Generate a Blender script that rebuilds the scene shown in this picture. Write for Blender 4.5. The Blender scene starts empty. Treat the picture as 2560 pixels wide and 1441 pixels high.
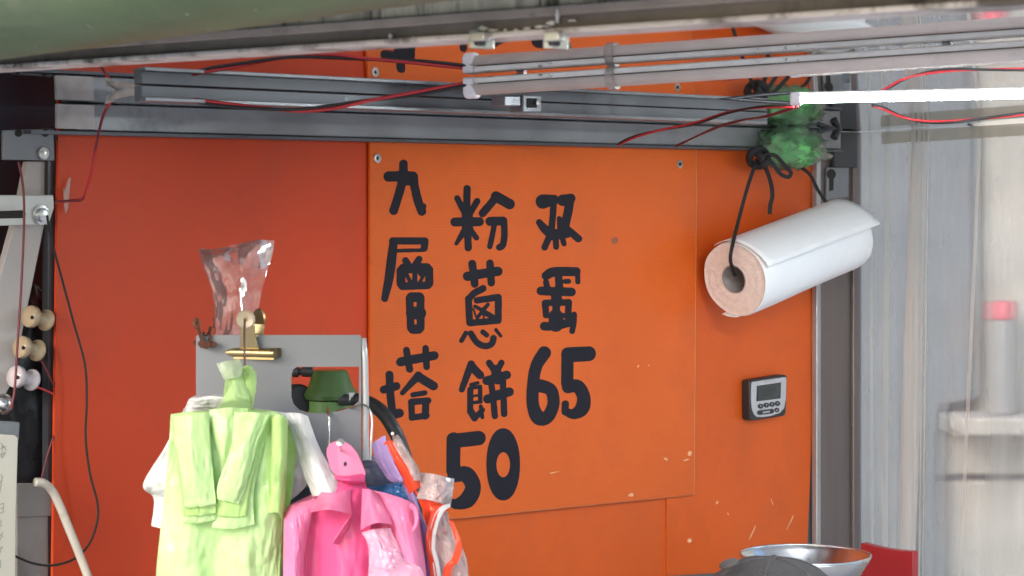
import bpy, bmesh, math, random
from mathutils import Vector, Matrix, noise
random.seed(7)
R = math.radians
sc = bpy.context.scene
C = sc.collection

# ------------------------------------------------------------------ camera
EYE, F, CX, HY = 1.6, 5734.0, 1280.0, 485.0          # eye height (m); focal length, centre column and horizon row in photo pixels
cam_d = bpy.data.cameras.new('camera'); cam = bpy.data.objects.new('camera', cam_d); C.objects.link(cam)
cam.location = (0, 0, EYE); cam.rotation_euler = (R(90), 0, 0)
cam_d.sensor_width = 36; cam_d.lens = 36 * F / 2560
cam_d.shift_y = -(720.5 - HY) / 2560
cam_d.clip_start = .05; cam_d.clip_end = 2000
cam_d.dof.use_dof = True; cam_d.dof.focus_distance = 2.75; cam_d.dof.aperture_fstop = 20
sc.camera = cam

# ------------------------------------------------------------------ sky, sun, exposure
SUN_EL, SUN_AZ = 30, 214        # azimuth clockwise from +Y
w = bpy.data.worlds.new('World'); sc.world = w; w.use_nodes = True
nt = w.node_tree; bg = nt.nodes['Background']
sky = nt.nodes.new('ShaderNodeTexSky'); sky.sky_type = 'NISHITA'; sky.sun_disc = False
sky.sun_elevation = R(SUN_EL); sky.sun_rotation = R(SUN_AZ); sky.dust_density = 1.6; sky.air_density = 1.0; sky.ozone_density = 1.2
nt.links.new(sky.outputs[0], bg.inputs[0]); bg.inputs[1].default_value = .15
sd = bpy.data.lights.new('sun', 'SUN'); sun = bpy.data.objects.new('sun', sd); C.objects.link(sun)
sd.energy = .85; sd.angle = R(30); sd.color = (1, .985, .965)
az, el = R(SUN_AZ), R(SUN_EL)
sv = Vector((math.sin(az) * math.cos(el), math.cos(az) * math.cos(el), math.sin(el)))
sun.rotation_euler = sv.to_track_quat('Z', 'Y').to_euler(); sun.location = sv * 20
sc.view_settings.view_transform = 'Standard'; sc.view_settings.look = 'None'
sc.view_settings.exposure = 1.6; sc.view_settings.gamma = 1; sc.view_settings.use_curve_mapping = False
sc.render.engine = 'CYCLES'; sc.cycles.max_bounces = 10; sc.cycles.transparent_max_bounces = 24

# ------------------------------------------------------------------ geometry of the place
# the side wall of the stall recedes to the right; its frame: s along the wall, q out into the stall, z up
O = Vector((.397, 3.4)); DV = Vector((.680, .7332)).normalized(); NV = Vector((DV.y, -DV.x))
def L(s, q, z):
    p = O + DV * s + NV * q
    return Vector((p.x, p.y, z))
def pt(x, y, D):
    return Vector(((x - CX) / F * D, D, EYE - (y - HY) / F * D))
def wl(x, y, q=0.0):            # photo pixel -> point on the side wall, q metres in front of it
    r = Vector(((x - CX) / F, 1.0)); t = (O.dot(NV) + q) / r.dot(NV)
    return pt(x, y, t)
def sw(x, q=0.0):               # s of a pixel column on the wall
    p = wl(x, HY, q); return (Vector((p.x, p.y)) - O).dot(DV)
def zw(x, y, q=0.0): return wl(x, y, q).z
def sp(x, y, s0):               # pixel -> point on the plane s = s0 (front or back of the stall)
    r = Vector(((x - CX) / F, 1.0)); t = (O.dot(DV) + s0) / r.dot(DV)
    return pt(x, y, t)
def zc(q): return 1.6953 + .037 * q
S_F = -1.66; S_B = sw(2138); W = 1.45
QN = Vector((NV.x, NV.y, 0)); SD = Vector((DV.x, DV.y, 0))

# ------------------------------------------------------------------ materials
M = {}
def mat(name, col, rough=.5, metal=0., var=.12, scale=8., bump=0., bscale=60., spec=.5, stretch=(1, 1, 1), dirt=None, dscale=4., dlo=.55, dhi=.7, transl=0., coat=0., facet=None):
    m = bpy.data.materials.new(name); m.use_nodes = True; t = m.node_tree; n = t.nodes; k = t.links
    b = n['Principled BSDF']; out = n['Material Output']
    tc = n.new('ShaderNodeTexCoord'); mp = n.new('ShaderNodeMapping'); mp.inputs['Scale'].default_value = stretch
    k.new(tc.outputs['Object'], mp.inputs[0])
    nz = n.new('ShaderNodeTexNoise'); nz.inputs['Scale'].default_value = scale; nz.inputs['Detail'].default_value = 6; k.new(mp.outputs[0], nz.inputs[0])
    rp = n.new('ShaderNodeValToRGB'); e = rp.color_ramp.elements
    e[0].position = .3; e[1].position = .7
    e[0].color = (*[c * (1 - var) for c in col], 1); e[1].color = (*[min(1, c * (1 + var)) for c in col], 1)
    k.new(nz.outputs[0], rp.inputs[0]); cs = rp.outputs[0]
    if dirt:
        dz = n.new('ShaderNodeTexNoise'); dz.inputs['Scale'].default_value = dscale; dz.inputs['Detail'].default_value = 9; dz.inputs['Roughness'].default_value = .7; k.new(mp.outputs[0], dz.inputs[0])
        mr = n.new('ShaderNodeMapRange'); mr.inputs[1].default_value = dlo; mr.inputs[2].default_value = dhi; k.new(dz.outputs[0], mr.inputs[0])
        mx = n.new('ShaderNodeMix'); mx.data_type = 'RGBA'; mx.inputs[7].default_value = (*dirt, 1); k.new(mr.outputs[0], mx.inputs[0]); k.new(cs, mx.inputs[6]); cs = mx.outputs[2]
    k.new(cs, b.inputs['Base Color'])
    rr = n.new('ShaderNodeMapRange'); rr.inputs[3].default_value = max(0, rough * .8); rr.inputs[4].default_value = min(1, rough * 1.25); k.new(nz.outputs[0], rr.inputs[0]); k.new(rr.outputs[0], b.inputs['Roughness'])
    b.inputs['Metallic'].default_value = metal; b.inputs['Specular IOR Level'].default_value = spec; b.inputs['Coat Weight'].default_value = coat
    if bump:
        bz = n.new('ShaderNodeTexNoise'); bz.inputs['Scale'].default_value = bscale; bz.inputs['Detail'].default_value = 4; k.new(mp.outputs[0], bz.inputs[0])
        bp = n.new('ShaderNodeBump'); bp.inputs['Strength'].default_value = bump; bp.inputs['Distance'].default_value = .004; k.new(bz.outputs[0], bp.inputs['Height']); k.new(bp.outputs[0], b.inputs['Normal'])
    if facet:                       # crinkled film: each patch of a stretched cell pattern tilts its own way
        fm = n.new('ShaderNodeMapping'); fm.inputs['Scale'].default_value = facet[2]; fm.inputs['Rotation'].default_value = (.3, .5, .4); k.new(tc.outputs['Object'], fm.inputs[0])
        wn = n.new('ShaderNodeTexNoise'); wn.inputs['Scale'].default_value = 14; k.new(fm.outputs[0], wn.inputs[0])
        wm = n.new('ShaderNodeVectorMath'); wm.operation = 'MULTIPLY_ADD'; wm.inputs[1].default_value = (.03, .03, .03); k.new(wn.outputs['Color'], wm.inputs[0]); k.new(fm.outputs[0], wm.inputs[2])
        acc = n.new('ShaderNodeNewGeometry').outputs['Normal']
        for sc_, am in ((facet[0], facet[1]), (facet[0] * 2.7, facet[1] * .6)):
            vo = n.new('ShaderNodeTexVoronoi'); vo.feature = 'SMOOTH_F1'; vo.inputs['Scale'].default_value = sc_; vo.inputs['Smoothness'].default_value = .12; k.new(wm.outputs[0], vo.inputs['Vector'])
            su = n.new('ShaderNodeVectorMath'); su.operation = 'SUBTRACT'; su.inputs[1].default_value = (.5, .5, .5); k.new(vo.outputs['Color'], su.inputs[0])
            ml = n.new('ShaderNodeVectorMath'); ml.operation = 'MULTIPLY_ADD'; ml.inputs[1].default_value = (am, am, am); k.new(su.outputs[0], ml.inputs[0]); k.new(acc, ml.inputs[2]); acc = ml.outputs[0]
        no = n.new('ShaderNodeVectorMath'); no.operation = 'NORMALIZE'; k.new(acc, no.inputs[0]); k.new(no.outputs[0], b.inputs['Normal'])
    if transl:
        tr = n.new('ShaderNodeBsdfTranslucent'); k.new(cs, tr.inputs[0])
        ms = n.new('ShaderNodeMixShader'); ms.inputs[0].default_value = transl
        k.new(b.outputs[0], ms.inputs[1]); k.new(tr.outputs[0], ms.inputs[2]); k.new(ms.outputs[0], out.inputs[0])
    M[name] = m; return m
def film(name, col, opac=.25, rough=.12, bump=.4, bscale=25., stretch=(1, 1, 1), var=.1, gloss=.9):
    """thin plastic film: clear, with a milky share and a gloss"""
    m = bpy.data.materials.new(name); m.use_nodes = True; t = m.node_tree; n = t.nodes; k = t.links
    n.remove(n['Principled BSDF']); out = n['Material Output']
    tc = n.new('ShaderNodeTexCoord'); mp = n.new('ShaderNodeMapping'); mp.inputs['Scale'].default_value = stretch; k.new(tc.outputs['Object'], mp.inputs[0])
    nz = n.new('ShaderNodeTexNoise'); nz.inputs['Scale'].default_value = bscale; nz.inputs['Detail'].default_value = 5; k.new(mp.outputs[0], nz.inputs[0])
    bp = n.new('ShaderNodeBump'); bp.inputs['Strength'].default_value = bump; bp.inputs['Distance'].default_value = .01; k.new(nz.outputs[0], bp.inputs['Height'])
    tr = n.new('ShaderNodeBsdfTransparent'); tr.inputs[0].default_value = (*[.75 + .25 * c for c in col], 1)
    df = n.new('ShaderNodeBsdfDiffuse'); df.inputs[0].default_value = (*col, 1); k.new(bp.outputs[0], df.inputs['Normal'])
    tl = n.new('ShaderNodeBsdfTranslucent'); tl.inputs[0].default_value = (*col, 1)
    m0 = n.new('ShaderNodeMixShader'); m0.inputs[0].default_value = .5; k.new(df.outputs[0], m0.inputs[1]); k.new(tl.outputs[0], m0.inputs[2])
    mr = n.new('ShaderNodeMapRange'); mr.inputs[1].default_value = .3; mr.inputs[2].default_value = .7; mr.inputs[3].default_value = opac * (1 - var); mr.inputs[4].default_value = min(1, opac * (1 + var)); k.new(nz.outputs[0], mr.inputs[0])
    m1 = n.new('ShaderNodeMixShader'); k.new(mr.outputs[0], m1.inputs[0]); k.new(tr.outputs[0], m1.inputs[1]); k.new(m0.outputs[0], m1.inputs[2])
    gl = n.new('ShaderNodeBsdfGlossy'); gl.inputs['Roughness'].default_value = rough; k.new(bp.outputs[0], gl.inputs['Normal'])
    fr = n.new('ShaderNodeFresnel'); fr.inputs[0].default_value = 1.45; k.new(bp.outputs[0], fr.inputs['Normal'])
    mu = n.new('ShaderNodeMath'); mu.operation = 'MULTIPLY'; mu.inputs[1].default_value = gloss; k.new(fr.outputs[0], mu.inputs[0])
    m2 = n.new('ShaderNodeMixShader'); k.new(mu.outputs[0], m2.inputs[0]); k.new(m1.outputs[0], m2.inputs[1]); k.new(gl.outputs[0], m2.inputs[2])
    k.new(m2.outputs[0], out.inputs[0]); M[name] = m; return m
def corrugated(name, col, rough=.40, flute=.05):
    """twin-wall plastic sheet: fine horizontal flutes"""
    m = mat(name, col, rough, 0, .07, 5., dirt=tuple(min(1, c * .86 + .006) for c in col), dscale=9, dlo=.5, dhi=.75)
    n = m.node_tree.nodes; k = m.node_tree.links; b = n['Principled BSDF']
    tc = n.new('ShaderNodeTexCoord'); wv = n.new('ShaderNodeTexWave'); wv.bands_direction = 'Z'; wv.inputs['Scale'].default_value = 1 / .0037 * .314; wv.inputs['Distortion'].default_value = .25
    wv.inputs['Detail'].default_value = 1; k.new(tc.outputs['Object'], wv.inputs[0])
    nz = n.new('ShaderNodeTexNoise'); nz.inputs['Scale'].default_value = 14; k.new(tc.outputs['Object'], nz.inputs[0])
    ad = n.new('ShaderNodeMath'); ad.operation = 'MULTIPLY_ADD'; ad.inputs[1].default_value = 3.; k.new(nz.outputs[0], ad.inputs[0]); k.new(wv.outputs[1], ad.inputs[2])
    bp = n.new('ShaderNodeBump'); b.inputs['Specular IOR Level'].default_value = .3; bp.inputs['Strength'].default_value = flute; bp.inputs['Distance'].default_value = .0012; k.new(ad.outputs[0], bp.inputs['Height']); k.new(bp.outputs[0], b.inputs['Normal'])
    return m
def emit(name, col, st):
    m = bpy.data.materials.new(name); m.use_nodes = True; b = m.node_tree.nodes['Principled BSDF']
    b.inputs['Base Color'].default_value = (.8, .8, .8, 1); b.inputs['Emission Color'].default_value = (*col, 1); b.inputs['Emission Strength'].default_value = st
    M[name] = m; return m

corrugated('orange_red', (.60, .058, .013), .46, flute=.012); corrugated('orange', (.68, .104, .011), flute=.02); corrugated('orange_sign', (.70, .118, .014), .34, flute=.09)
mat('galvanised', (.29, .295, .30), .42, .6, .14, 14, .12, 30, dirt=(.16, .17, .18), dscale=6)
mat('galv_rail', (.19, .195, .20), .5, .45, .2, 14, .12, 30, dirt=(.11, .11, .11), dscale=6)
mat('galv_dark', (.10, .105, .115), .45, .4, .2, 12, .1, 40)
mat('stainless', (.66, .66, .66), .018, 1., .03, 3, .006, 5)
mat('anod_brown', (.165, .132, .124), .38, .35, .1, 10, .05, 50, stretch=(6, 6, .4))
mat('anod_light', (.42, .42, .43), .35, .6, .1, 10)
mat('dark_metal', (.05, .05, .055), .4, .4, .2, 10)
mat('pale_paint', (.46, .42, .40), .6, 0, .1, 10, .1, 60, dirt=(.30, .27, .25))
mat('grey_paint', (.20, .21, .22), .55, .1, .12, 14, .1, 60)
mat('white_bracket', (.55, .56, .53), .5, .2, .12, 14, .1, 60, dirt=(.36, .36, .34))
mat('steel', (.55, .54, .52), .25, 1., .1, 20)
mat('zinc', (.60, .58, .54), .3, 1., .1, 40)
mat('lip_paint', (.62, .55, .51), .5, 0, .14, 12, .3, 80, dirt=(.10, .08, .065), dscale=16, dlo=.50, dhi=.62)
mat('fascia', (.60, .54, .42), .6, 0, .2, 16, .2, 70, stretch=(3.5, 3.5, .5), dirt=(.11, .095, .07), dscale=12, dlo=.50, dhi=.62)
mat('flange', (.38, .31, .27), .6, 0, .2, 16, .2, 70, dirt=(.10, .08, .07), dscale=8)
mat('groove', (.20, .17, .145), .7, 0, .3, 20, .3, 60, dirt=(.05, .042, .036), dscale=5, dlo=.5, dhi=.62)
mat('flake', (.75, .73, .70), .6, 0, .1, 40)
mat('green_tarp', (.110, .150, .085), .45, 0, .16, 9, .2, 60, dirt=(.17, .18, .14), dscale=7, dlo=.5, dhi=.75, spec=.4)
mat('void_dark', (.012, .014, .021), .6, 0, .3, 6, .3, 14)
mat('black_bag', (.012, .011, .014), .28, 0, .3, 9, .6, 22)
mat('vinyl_black', (.011, .010, .017), .45, 0, .2, 20, spec=.22)
mat('black_cord', (.010, .010, .011), .7, 0, .3, 200, .4, 400)
mat('black_rubber', (.016, .016, .017), .5, 0, .2, 30)
mat('red_wire', (.50, .025, .03), .38, 0, .15, 20)
mat('dark_red_wire', (.16, .022, .03), .45, 0, .2, 20)
mat('white_cable', (.62, .56, .46), .5, 0, .08, 20, dirt=(.40, .35, .27), dscale=30)
mat('tape', (.50, .44, .38), .45, 0, .2, 60, .4, 120, dirt=(.28, .22, .17), dscale=50, transl=.15)
mat('porcelain', (.42, .31, .19), .3, 0, .1, 60, dirt=(.34, .24, .15), dscale=60, coat=.4)
mat('porcelain_white', (.54, .48, .49), .3, 0, .1, 60, coat=.4)
mat('dark_hole', (.02, .018, .015), .8)
mat('cream_board', (.66, .62, .51), .55, 0, .05, 6)
mat('pencil', (.30, .30, .27), .7)
mat('concrete_box', (.20, .18, .165), .7, 0, .2, 14, .2, 60, dirt=(.12, .1, .09))
mat('paper', (.90, .91, .92), .85, 0, .015, 40, .25, 260)
mat('paper_end_bounce', (.80, .70, .64), .9, 0, .08, 160, .5, 400, stretch=(1, 1, 1))  # white paper tinted pinkish: the wall's orange bounce light is in the colour
mat('cardboard', (.34, .30, .28), .85, 0, .1, 60)
mat('timer_black', (.022, .021, .023), .42)
mat('timer_silver', (.56, .55, .57), .35, .35, .04, 40)
mat('lcd', (.06, .072, .067), .25, 0, .05, 30)
mat('lcd_ink', (.008, .011, .011), .4)
mat('button_face', (.42, .43, .46), .4)
mat('white_cap', (.80, .74, .75), .4, 0, .03, 30)
mat('fixture', (.84, .75, .69), .42, .1, .1, 30, dirt=(.34, .28, .22), dscale=40, dlo=.6, dhi=.72, stretch=(1, 1, 1))
mat('diffuser', (.90, .80, .74), .3, 0, .05, 30, dirt=(.62, .52, .45), dscale=24, dlo=.6, dhi=.8, transl=.3)
mat('pcb', (.84, .80, .75), .5, 0, .08, 60, dirt=(.22, .17, .12), dscale=70, dlo=.62, dhi=.68)
film('tube_cover', (.85, .76, .71), .42, .12, .05, 20, var=.2)
emit('led', (.84, .93, 1.0), 100.)
mat('brass', (.44, .335, .17), .3, 1., .15, 40, dirt=(.16, .11, .06), dscale=60)
mat('eye_cream', (.46, .37, .26), .4, .2, .1, 60)
mat('rust', (.17, .065, .04), .5, .5, .3, 60, .3, 120)
mat('rust_wire', (.17, .10, .065), .5, .6, .2, 60)
mat('board_grey', (.20, .207, .22), .45, .25, .07, 9, .05, 60, dirt=(.27, .27, .27), dscale=4)
mat('board_edge', (.50, .50, .50), .4, .3, .05, 10)
mat('valve_green', (.06, .125, .03), .3, 0, .15, 30, coat=.35, dirt=(.03, .07, .02), dscale=30)
mat('valve_light', (.12, .24, .07), .4, 0, .15, 40)
mat('tag_white', (.7, .7, .68), .5)
mat('bag_green', (.66, .86, .42), .27, 0, .06, 9, .22, 14, stretch=(1, 1, .5), transl=.42, facet=(30, .42, (1, 1, .55)))
mat('bag_green_b', (.58, .80, .30), .27, 0, .06, 9, .22, 14, stretch=(1, 1, .5), transl=.38, facet=(30, .42, (1, 1, .55)))
mat('bag_white', (.80, .79, .78), .3, 0, .04, 10, .22, 14, transl=.35, dirt=(.78, .64, .52), dscale=10, dlo=.58, dhi=.8, facet=(34, .5, (1, 1, .6)))
mat('bag_pink', (.90, .27, .47), .24, 0, .05, 9, .22, 14, transl=.35, facet=(22, .34, (1.4, 1.4, .5)))
mat('bag_pink_shade', (.82, .11, .29), .3, 0, .05, 9, .25, 16, transl=.3, facet=(22, .3, (1.4, 1.4, .5)))  # deeper copy of the pink, painting the shade inside the loops
mat('bag_pink_pale', (.92, .50, .64), .24, 0, .1, 9, .2, 16, transl=.4, facet=(26, .6, (1.2, 1.2, .6)))
mat('bag_purple', (.44, .32, .62), .35, 0, .12, 16, .3, 30, transl=.3, facet=(50, .5, (1, 1, .4)))
mat('bag_orange', (.92, .10, .035), .3, 0, .12, 16, .3, 30, transl=.35, facet=(50, .5, (1, 1, .4)))
mat('bag_blue', (.08, .27, .58), .22, 0, .15, 14, .5, 30, transl=.3, facet=(50, .7, (1, 1, 1)))
mat('bag_navy', (.05, .055, .09), .4, 0, .15, 14, .4, 30)
film('clear_tag', (.72, .80, .60), .5, .2, .3, 40)
film('clear_bag', (.95, .86, .84), .30, .22, .10, 30, var=.9, gloss=.7)
mat('green_film', (.26, .82, .28), .25, 0, .2, 30, transl=.4, facet=(55, .9, (1, 1, 1)), dirt=(.45, .85, .42), dscale=30)
film('green_clear', (.62, .80, .60), .22, .2, .5, 40, var=.6, gloss=.8)
def vinyl(name, col, milk, blur, bscale, stretch, gloss):
    m = film(name, col, milk, .14, .12, bscale, stretch=stretch, var=.35, gloss=gloss); n = m.node_tree.nodes; k = m.node_tree.links
    tr = [x for x in n if x.type == 'BSDF_TRANSPARENT'][0]; rf = n.new('ShaderNodeBsdfRefraction'); rf.inputs['IOR'].default_value = 1.02; rf.inputs['Roughness'].default_value = blur; rf.inputs[0].default_value = (.97, .97, .96, 1)
    mx = n.new('ShaderNodeMixShader'); mx.inputs[0].default_value = .6
    to = tr.outputs[0].links[0].to_socket; k.new(tr.outputs[0], mx.inputs[1]); k.new(rf.outputs[0], mx.inputs[2]); k.new(mx.outputs[0], to)
vinyl('vinyl_curtain', (.60, .62, .62), .40, .22, 7, (3.2, 3.2, .4), 1.0)
vinyl('vinyl_fold', (.86, .86, .83), .52, .3, 14, (6, 6, .25), 1.5)
film('bag_stripe_clear', (.93, .80, .78), .5, .12, .5, 25, var=.3, gloss=1.1)
film('hem_tape', (.62, .58, .48), .38, .3, .2, 20)
mat('stone', (.37, .345, .295), .8, 0, .14, 9, .6, 45, dirt=(.34, .31, .26), dscale=5, dlo=.48, dhi=.7)
mat('stone_grey', (.135, .145, .155), .8, 0, .12, 9, .5, 45, dirt=(.18, .18, .18))
mat('mortar', (.09, .09, .09), .9, 0, .2, 30, .4, 60)
mat('asphalt', (.055, .054, .052), .9, 0, .2, 30, .5, 90)
mat('pavement', (.46, .45, .43), .85, 0, .12, 3, .3, 40)
mat('bollard_body', (.22, .225, .22), .4, 0, .1, 20)
mat('bollard_red', (.50, .06, .085), .4, 0, .1, 20)
mat('alu', (.62, .62, .62), .24, 1., .06, 30, .04, 120)
mat('red_board', (.40, .025, .03), .4, 0, .1, 12)
mat('cap_cloth', (.040, .035, .035), .9, 0, .18, 60, .5, 420)
mat('cap_trim', (.065, .056, .054), .8, 0, .15, 60, .4, 300)
mat('skin', (.46, .28, .20), .55, 0, .05, 20)
mat('shirt', (.05, .06, .09), .85, 0, .1, 20)
mat('hair', (.015, .013, .012), .6)
mat('counter', (.42, .42, .42), .3, .9, .06, 10)
mat('roof_top', (.30, .31, .30), .6, .2, .1, 6)
mat('sign_edge_lit', (.62, .24, .09), .5, 0, .2, 40)
mat('smudge', (.30, .085, .045), .6, 0, .2, 60)
mat('scratch', (.80, .42, .22), .6, 0, .2, 60)

# ------------------------------------------------------------------ mesh builder
ORG = {}
def base_of(vs):
    xs = [v[0] for v in vs]; ys = [v[1] for v in vs]; zs = [v[2] for v in vs]
    return Vector(((min(xs) + max(xs)) / 2, (min(ys) + max(ys)) / 2, min(zs)))
def tag(o, label, cat, group=None, kind=None):
    if label: o['label'] = label
    if cat: o['category'] = cat
    if group: o['group'] = group
    if kind: o['kind'] = kind
    return o
def thing(name, label, cat, loc, group=None):
    o = bpy.data.objects.new(name, None); C.objects.link(o); o.location = loc; o.empty_display_size = .05
    ORG[o] = Vector(loc); return tag(o, label, cat, group)
class MB:
    def __init__(s): s.v = []; s.f = []
    def add(s, vs, fs):
        b = len(s.v); s.v += [Vector(v) for v in vs]; s.f += [[i + b for i in f] for f in fs]; return s
    def hexa(s, a, b):            # a, b: two quads (same winding) joined
        return s.add(list(a) + list(b), [[3, 2, 1, 0], [4, 5, 6, 7], [0, 1, 5, 4], [1, 2, 6, 5], [2, 3, 7, 6], [3, 0, 4, 7]])
    def lbox(s, s0, s1, q0, q1, z0, z1):
        z0f = z0 if callable(z0) else (lambda q: z0); z1f = z1 if callable(z1) else (lambda q: z1)
        return s.hexa([L(s0, q0, z0f(q0)), L(s1, q0, z0f(q0)), L(s1, q1, z0f(q1)), L(s0, q1, z0f(q1))],
                      [L(s0, q0, z1f(q0)), L(s1, q0, z1f(q0)), L(s1, q1, z1f(q1)), L(s0, q1, z1f(q1))])
    def box(s, c, ax, ay, az_):   # centre and three half vectors
        c = Vector(c)
        lo = [c - az_ - ax - ay, c - az_ + ax - ay, c - az_ + ax + ay, c - az_ - ax + ay]
        return s.hexa(lo, [p + 2 * az_ for p in lo])
    def prism(s, poly, vec):      # polygon (list of points) extruded along vec
        n = len(poly); vec = Vector(vec); p = [Vector(a) for a in poly]
        return s.add(p + [a + vec for a in p], [list(range(n))[::-1], list(range(n, 2 * n))] + [[i, (i + 1) % n, n + (i + 1) % n, n + i] for i in range(n)])
    def tube(s, path, r, n=10, cap=True):
        P = [Vector(p) for p in path]; rs = r if isinstance(r, (list, tuple)) else [r] * len(P)
        t0 = (P[1] - P[0]).normalized(); up = Vector((0, 0, 1)) if abs(t0.z) < .9 else Vector((1, 0, 0))
        x = t0.cross(up).normalized(); vs = []
        for i, p in enumerate(P):
            t = (P[min(i + 1, len(P) - 1)] - P[max(i - 1, 0)]).normalized()
            x = (x - t * x.dot(t)).normalized(); y = t.cross(x)
            vs += [p + (x * math.cos(a) + y * math.sin(a)) * rs[i] for a in [2 * math.pi * k / n for k in range(n)]]
        fs = [[i * n + k, i * n + (k + 1) % n, (i + 1) * n + (k + 1) % n, (i + 1) * n + k] for i in range(len(P) - 1) for k in range(n)]
        if cap: fs += [list(range(n))[::-1], [(len(P) - 1) * n + k for k in range(n)]]
        return s.add(vs, fs)
    def lathe(s, c, ax, prof, n=24, cap=True):   # prof: (r, h) along axis
        c = Vector(c); ax = Vector(ax).normalized(); up = Vector((0, 0, 1)) if abs(ax.z) < .9 else Vector((1, 0, 0))
        x = ax.cross(up).normalized(); y = ax.cross(x)
        vs = []
        for r, h in prof: vs += [c + ax * h + (x * math.cos(a) + y * math.sin(a)) * r for a in [2 * math.pi * k / n for k in range(n)]]
        fs = [[i * n + k, i * n + (k + 1) % n, (i + 1) * n + (k + 1) % n, (i + 1) * n + k] for i in range(len(prof) - 1) for k in range(n)]
        if cap: fs += [list(range(n))[::-1], [(len(prof) - 1) * n + k for k in range(n)]]
        return s.add(vs, fs)
    def grid(s, rows):
        m = len(rows[0]); vs = [p for r in rows for p in r]
        return s.add(vs, [[i * m + j, i * m + j + 1, (i + 1) * m + j + 1, (i + 1) * m + j] for i in range(len(rows) - 1) for j in range(m - 1)])
    def build(s, name, m, parent=None, smooth=False, bevel=0, solid=0, label=None, cat=None, group=None, kind=None, sub=0):
        org = ORG[parent] if parent is not None else base_of(s.v)
        me = bpy.data.meshes.new(name); me.from_pydata([v - org for v in s.v], [], s.f); me.validate(); me.update()
        bm = bmesh.new(); bm.from_mesh(me); bmesh.ops.recalc_face_normals(bm, faces=bm.faces); bm.to_mesh(me); bm.free()
        me.materials.append(M[m] if isinstance(m, str) else m)
        if smooth: me.polygons.foreach_set('use_smooth', [True] * len(me.polygons))
        o = bpy.data.objects.new(name, me); C.objects.link(o); ORG[o] = org
        if parent is not None: o.parent = parent
        else: o.location = org
        if solid:
            md = o.modifiers.new('solid', 'SOLIDIFY'); md.thickness = solid; md.offset = 0
        if bevel:
            md = o.modifiers.new('bevel', 'BEVEL'); md.width = bevel; md.segments = 2; md.limit_method = 'ANGLE'; md.angle_limit = R(35)
        if sub:
            md = o.modifiers.new('sub', 'SUBSURF'); md.levels = sub; md.render_levels = sub
        if smooth == 'auto' or (bevel and not smooth):
            me.polygons.foreach_set('use_smooth', [True] * len(me.polygons))
            if hasattr(me, 'set_sharp_from_angle'): me.set_sharp_from_angle(angle=R(32))
        return tag(o, label, cat, group, kind)
def cr(P, n=8):                   # Catmull-Rom through points
    P = [Vector(p) for p in P]; out = []
    for i in range(len(P) - 1):
        a, b, c, d = P[max(i - 1, 0)], P[i], P[i + 1], P[min(i + 2, len(P) - 1)]
        for k in range(n):
            t = k / n; out.append(.5 * ((2 * b) + (c - a) * t + (2 * a - 5 * b + 4 * c - d) * t * t + (3 * b - a - 3 * c + d) * t ** 3))
    out.append(P[-1]); return out
def patch_rows(ctrl, n=8, wr=0., ws=3., seed=0, fn=None):
    """control net of (x, y, D) photo points -> fine grid of world points, wrinkled"""
    rows = [cr(r, n) for r in ctrl]; cols = [cr(list(c), n) for c in zip(*rows)]
    rows = [list(r) for r in zip(*cols)]; out = []
    nr = len(rows); nc = len(rows[0])
    for i, r in enumerate(rows):
        o = []
        for j, p in enumerate(r):
            d = 0
            if wr:
                a = Vector((j / nc * ws + seed * 7.3, i / nr * ws * .6, seed * 3.1))
                b2 = Vector((j / nc * ws * 1.3 + i / nr * 2.2, i / nr * ws * 1.5, seed * 1.7)); d = wr * (noise.noise(a) + .6 * (abs(noise.noise(a * 2.3)) * 2 - .5) + .3 * noise.noise(a * 5) + .32 * (abs(noise.noise(b2)) * 2 - .4) + .10 * (abs(noise.noise(b2 * 2.7)) * 2 - .4))
            o.append((fn or pt)(p.x, p.y, p.z + d))
        out.append(o)
    return out
def patch(name, ctrl, m, parent=None, n=14, wr=.002, ws=5., seed=0, solid=.0006, **kw):
    mb = MB(); mb.grid(patch_rows(ctrl, n, wr * .7, ws, seed)); return mb.build(name, m, parent, smooth=True, solid=solid, **kw)
def wire(name, pts, r, m, parent=None, n=8, res=8, fn=None, **kw):
    P = cr(pts, res); mb = MB(); mb.tube([(fn or pt)(p.x, p.y, p.z) for p in P], r, n); return mb.build(name, m, parent, smooth=True, **kw)

# ================================================================== ground
mb = MB(); mb.add([(-300, -300, 0), (300, -300, 0), (300, 300, 0), (-300, 300, 0)], [[0, 1, 2, 3]]); mb.build('ground', 'asphalt', kind='structure')
mb = MB(); mb.hexa([(-9, -9, .002), (9, -9, .002), (9, 4.9, .002), (-9, 4.9, .002)], [(-9, -9, .11), (9, -9, .11), (9, 4.9, .11), (-9, 4.9, .11)]); mb.build('pavement', 'pavement', kind='structure', bevel=.02)
GZ = .11

# ================================================================== the stall
stall = thing('food_stall', 'orange-walled street food stall with polished steel ceiling and grey metal frame', 'food stall', L(-.5, .6, GZ))
Z0 = .95
zb = zw(1000, 356, .03)            # underside of the wall beam
TH = .004
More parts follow.
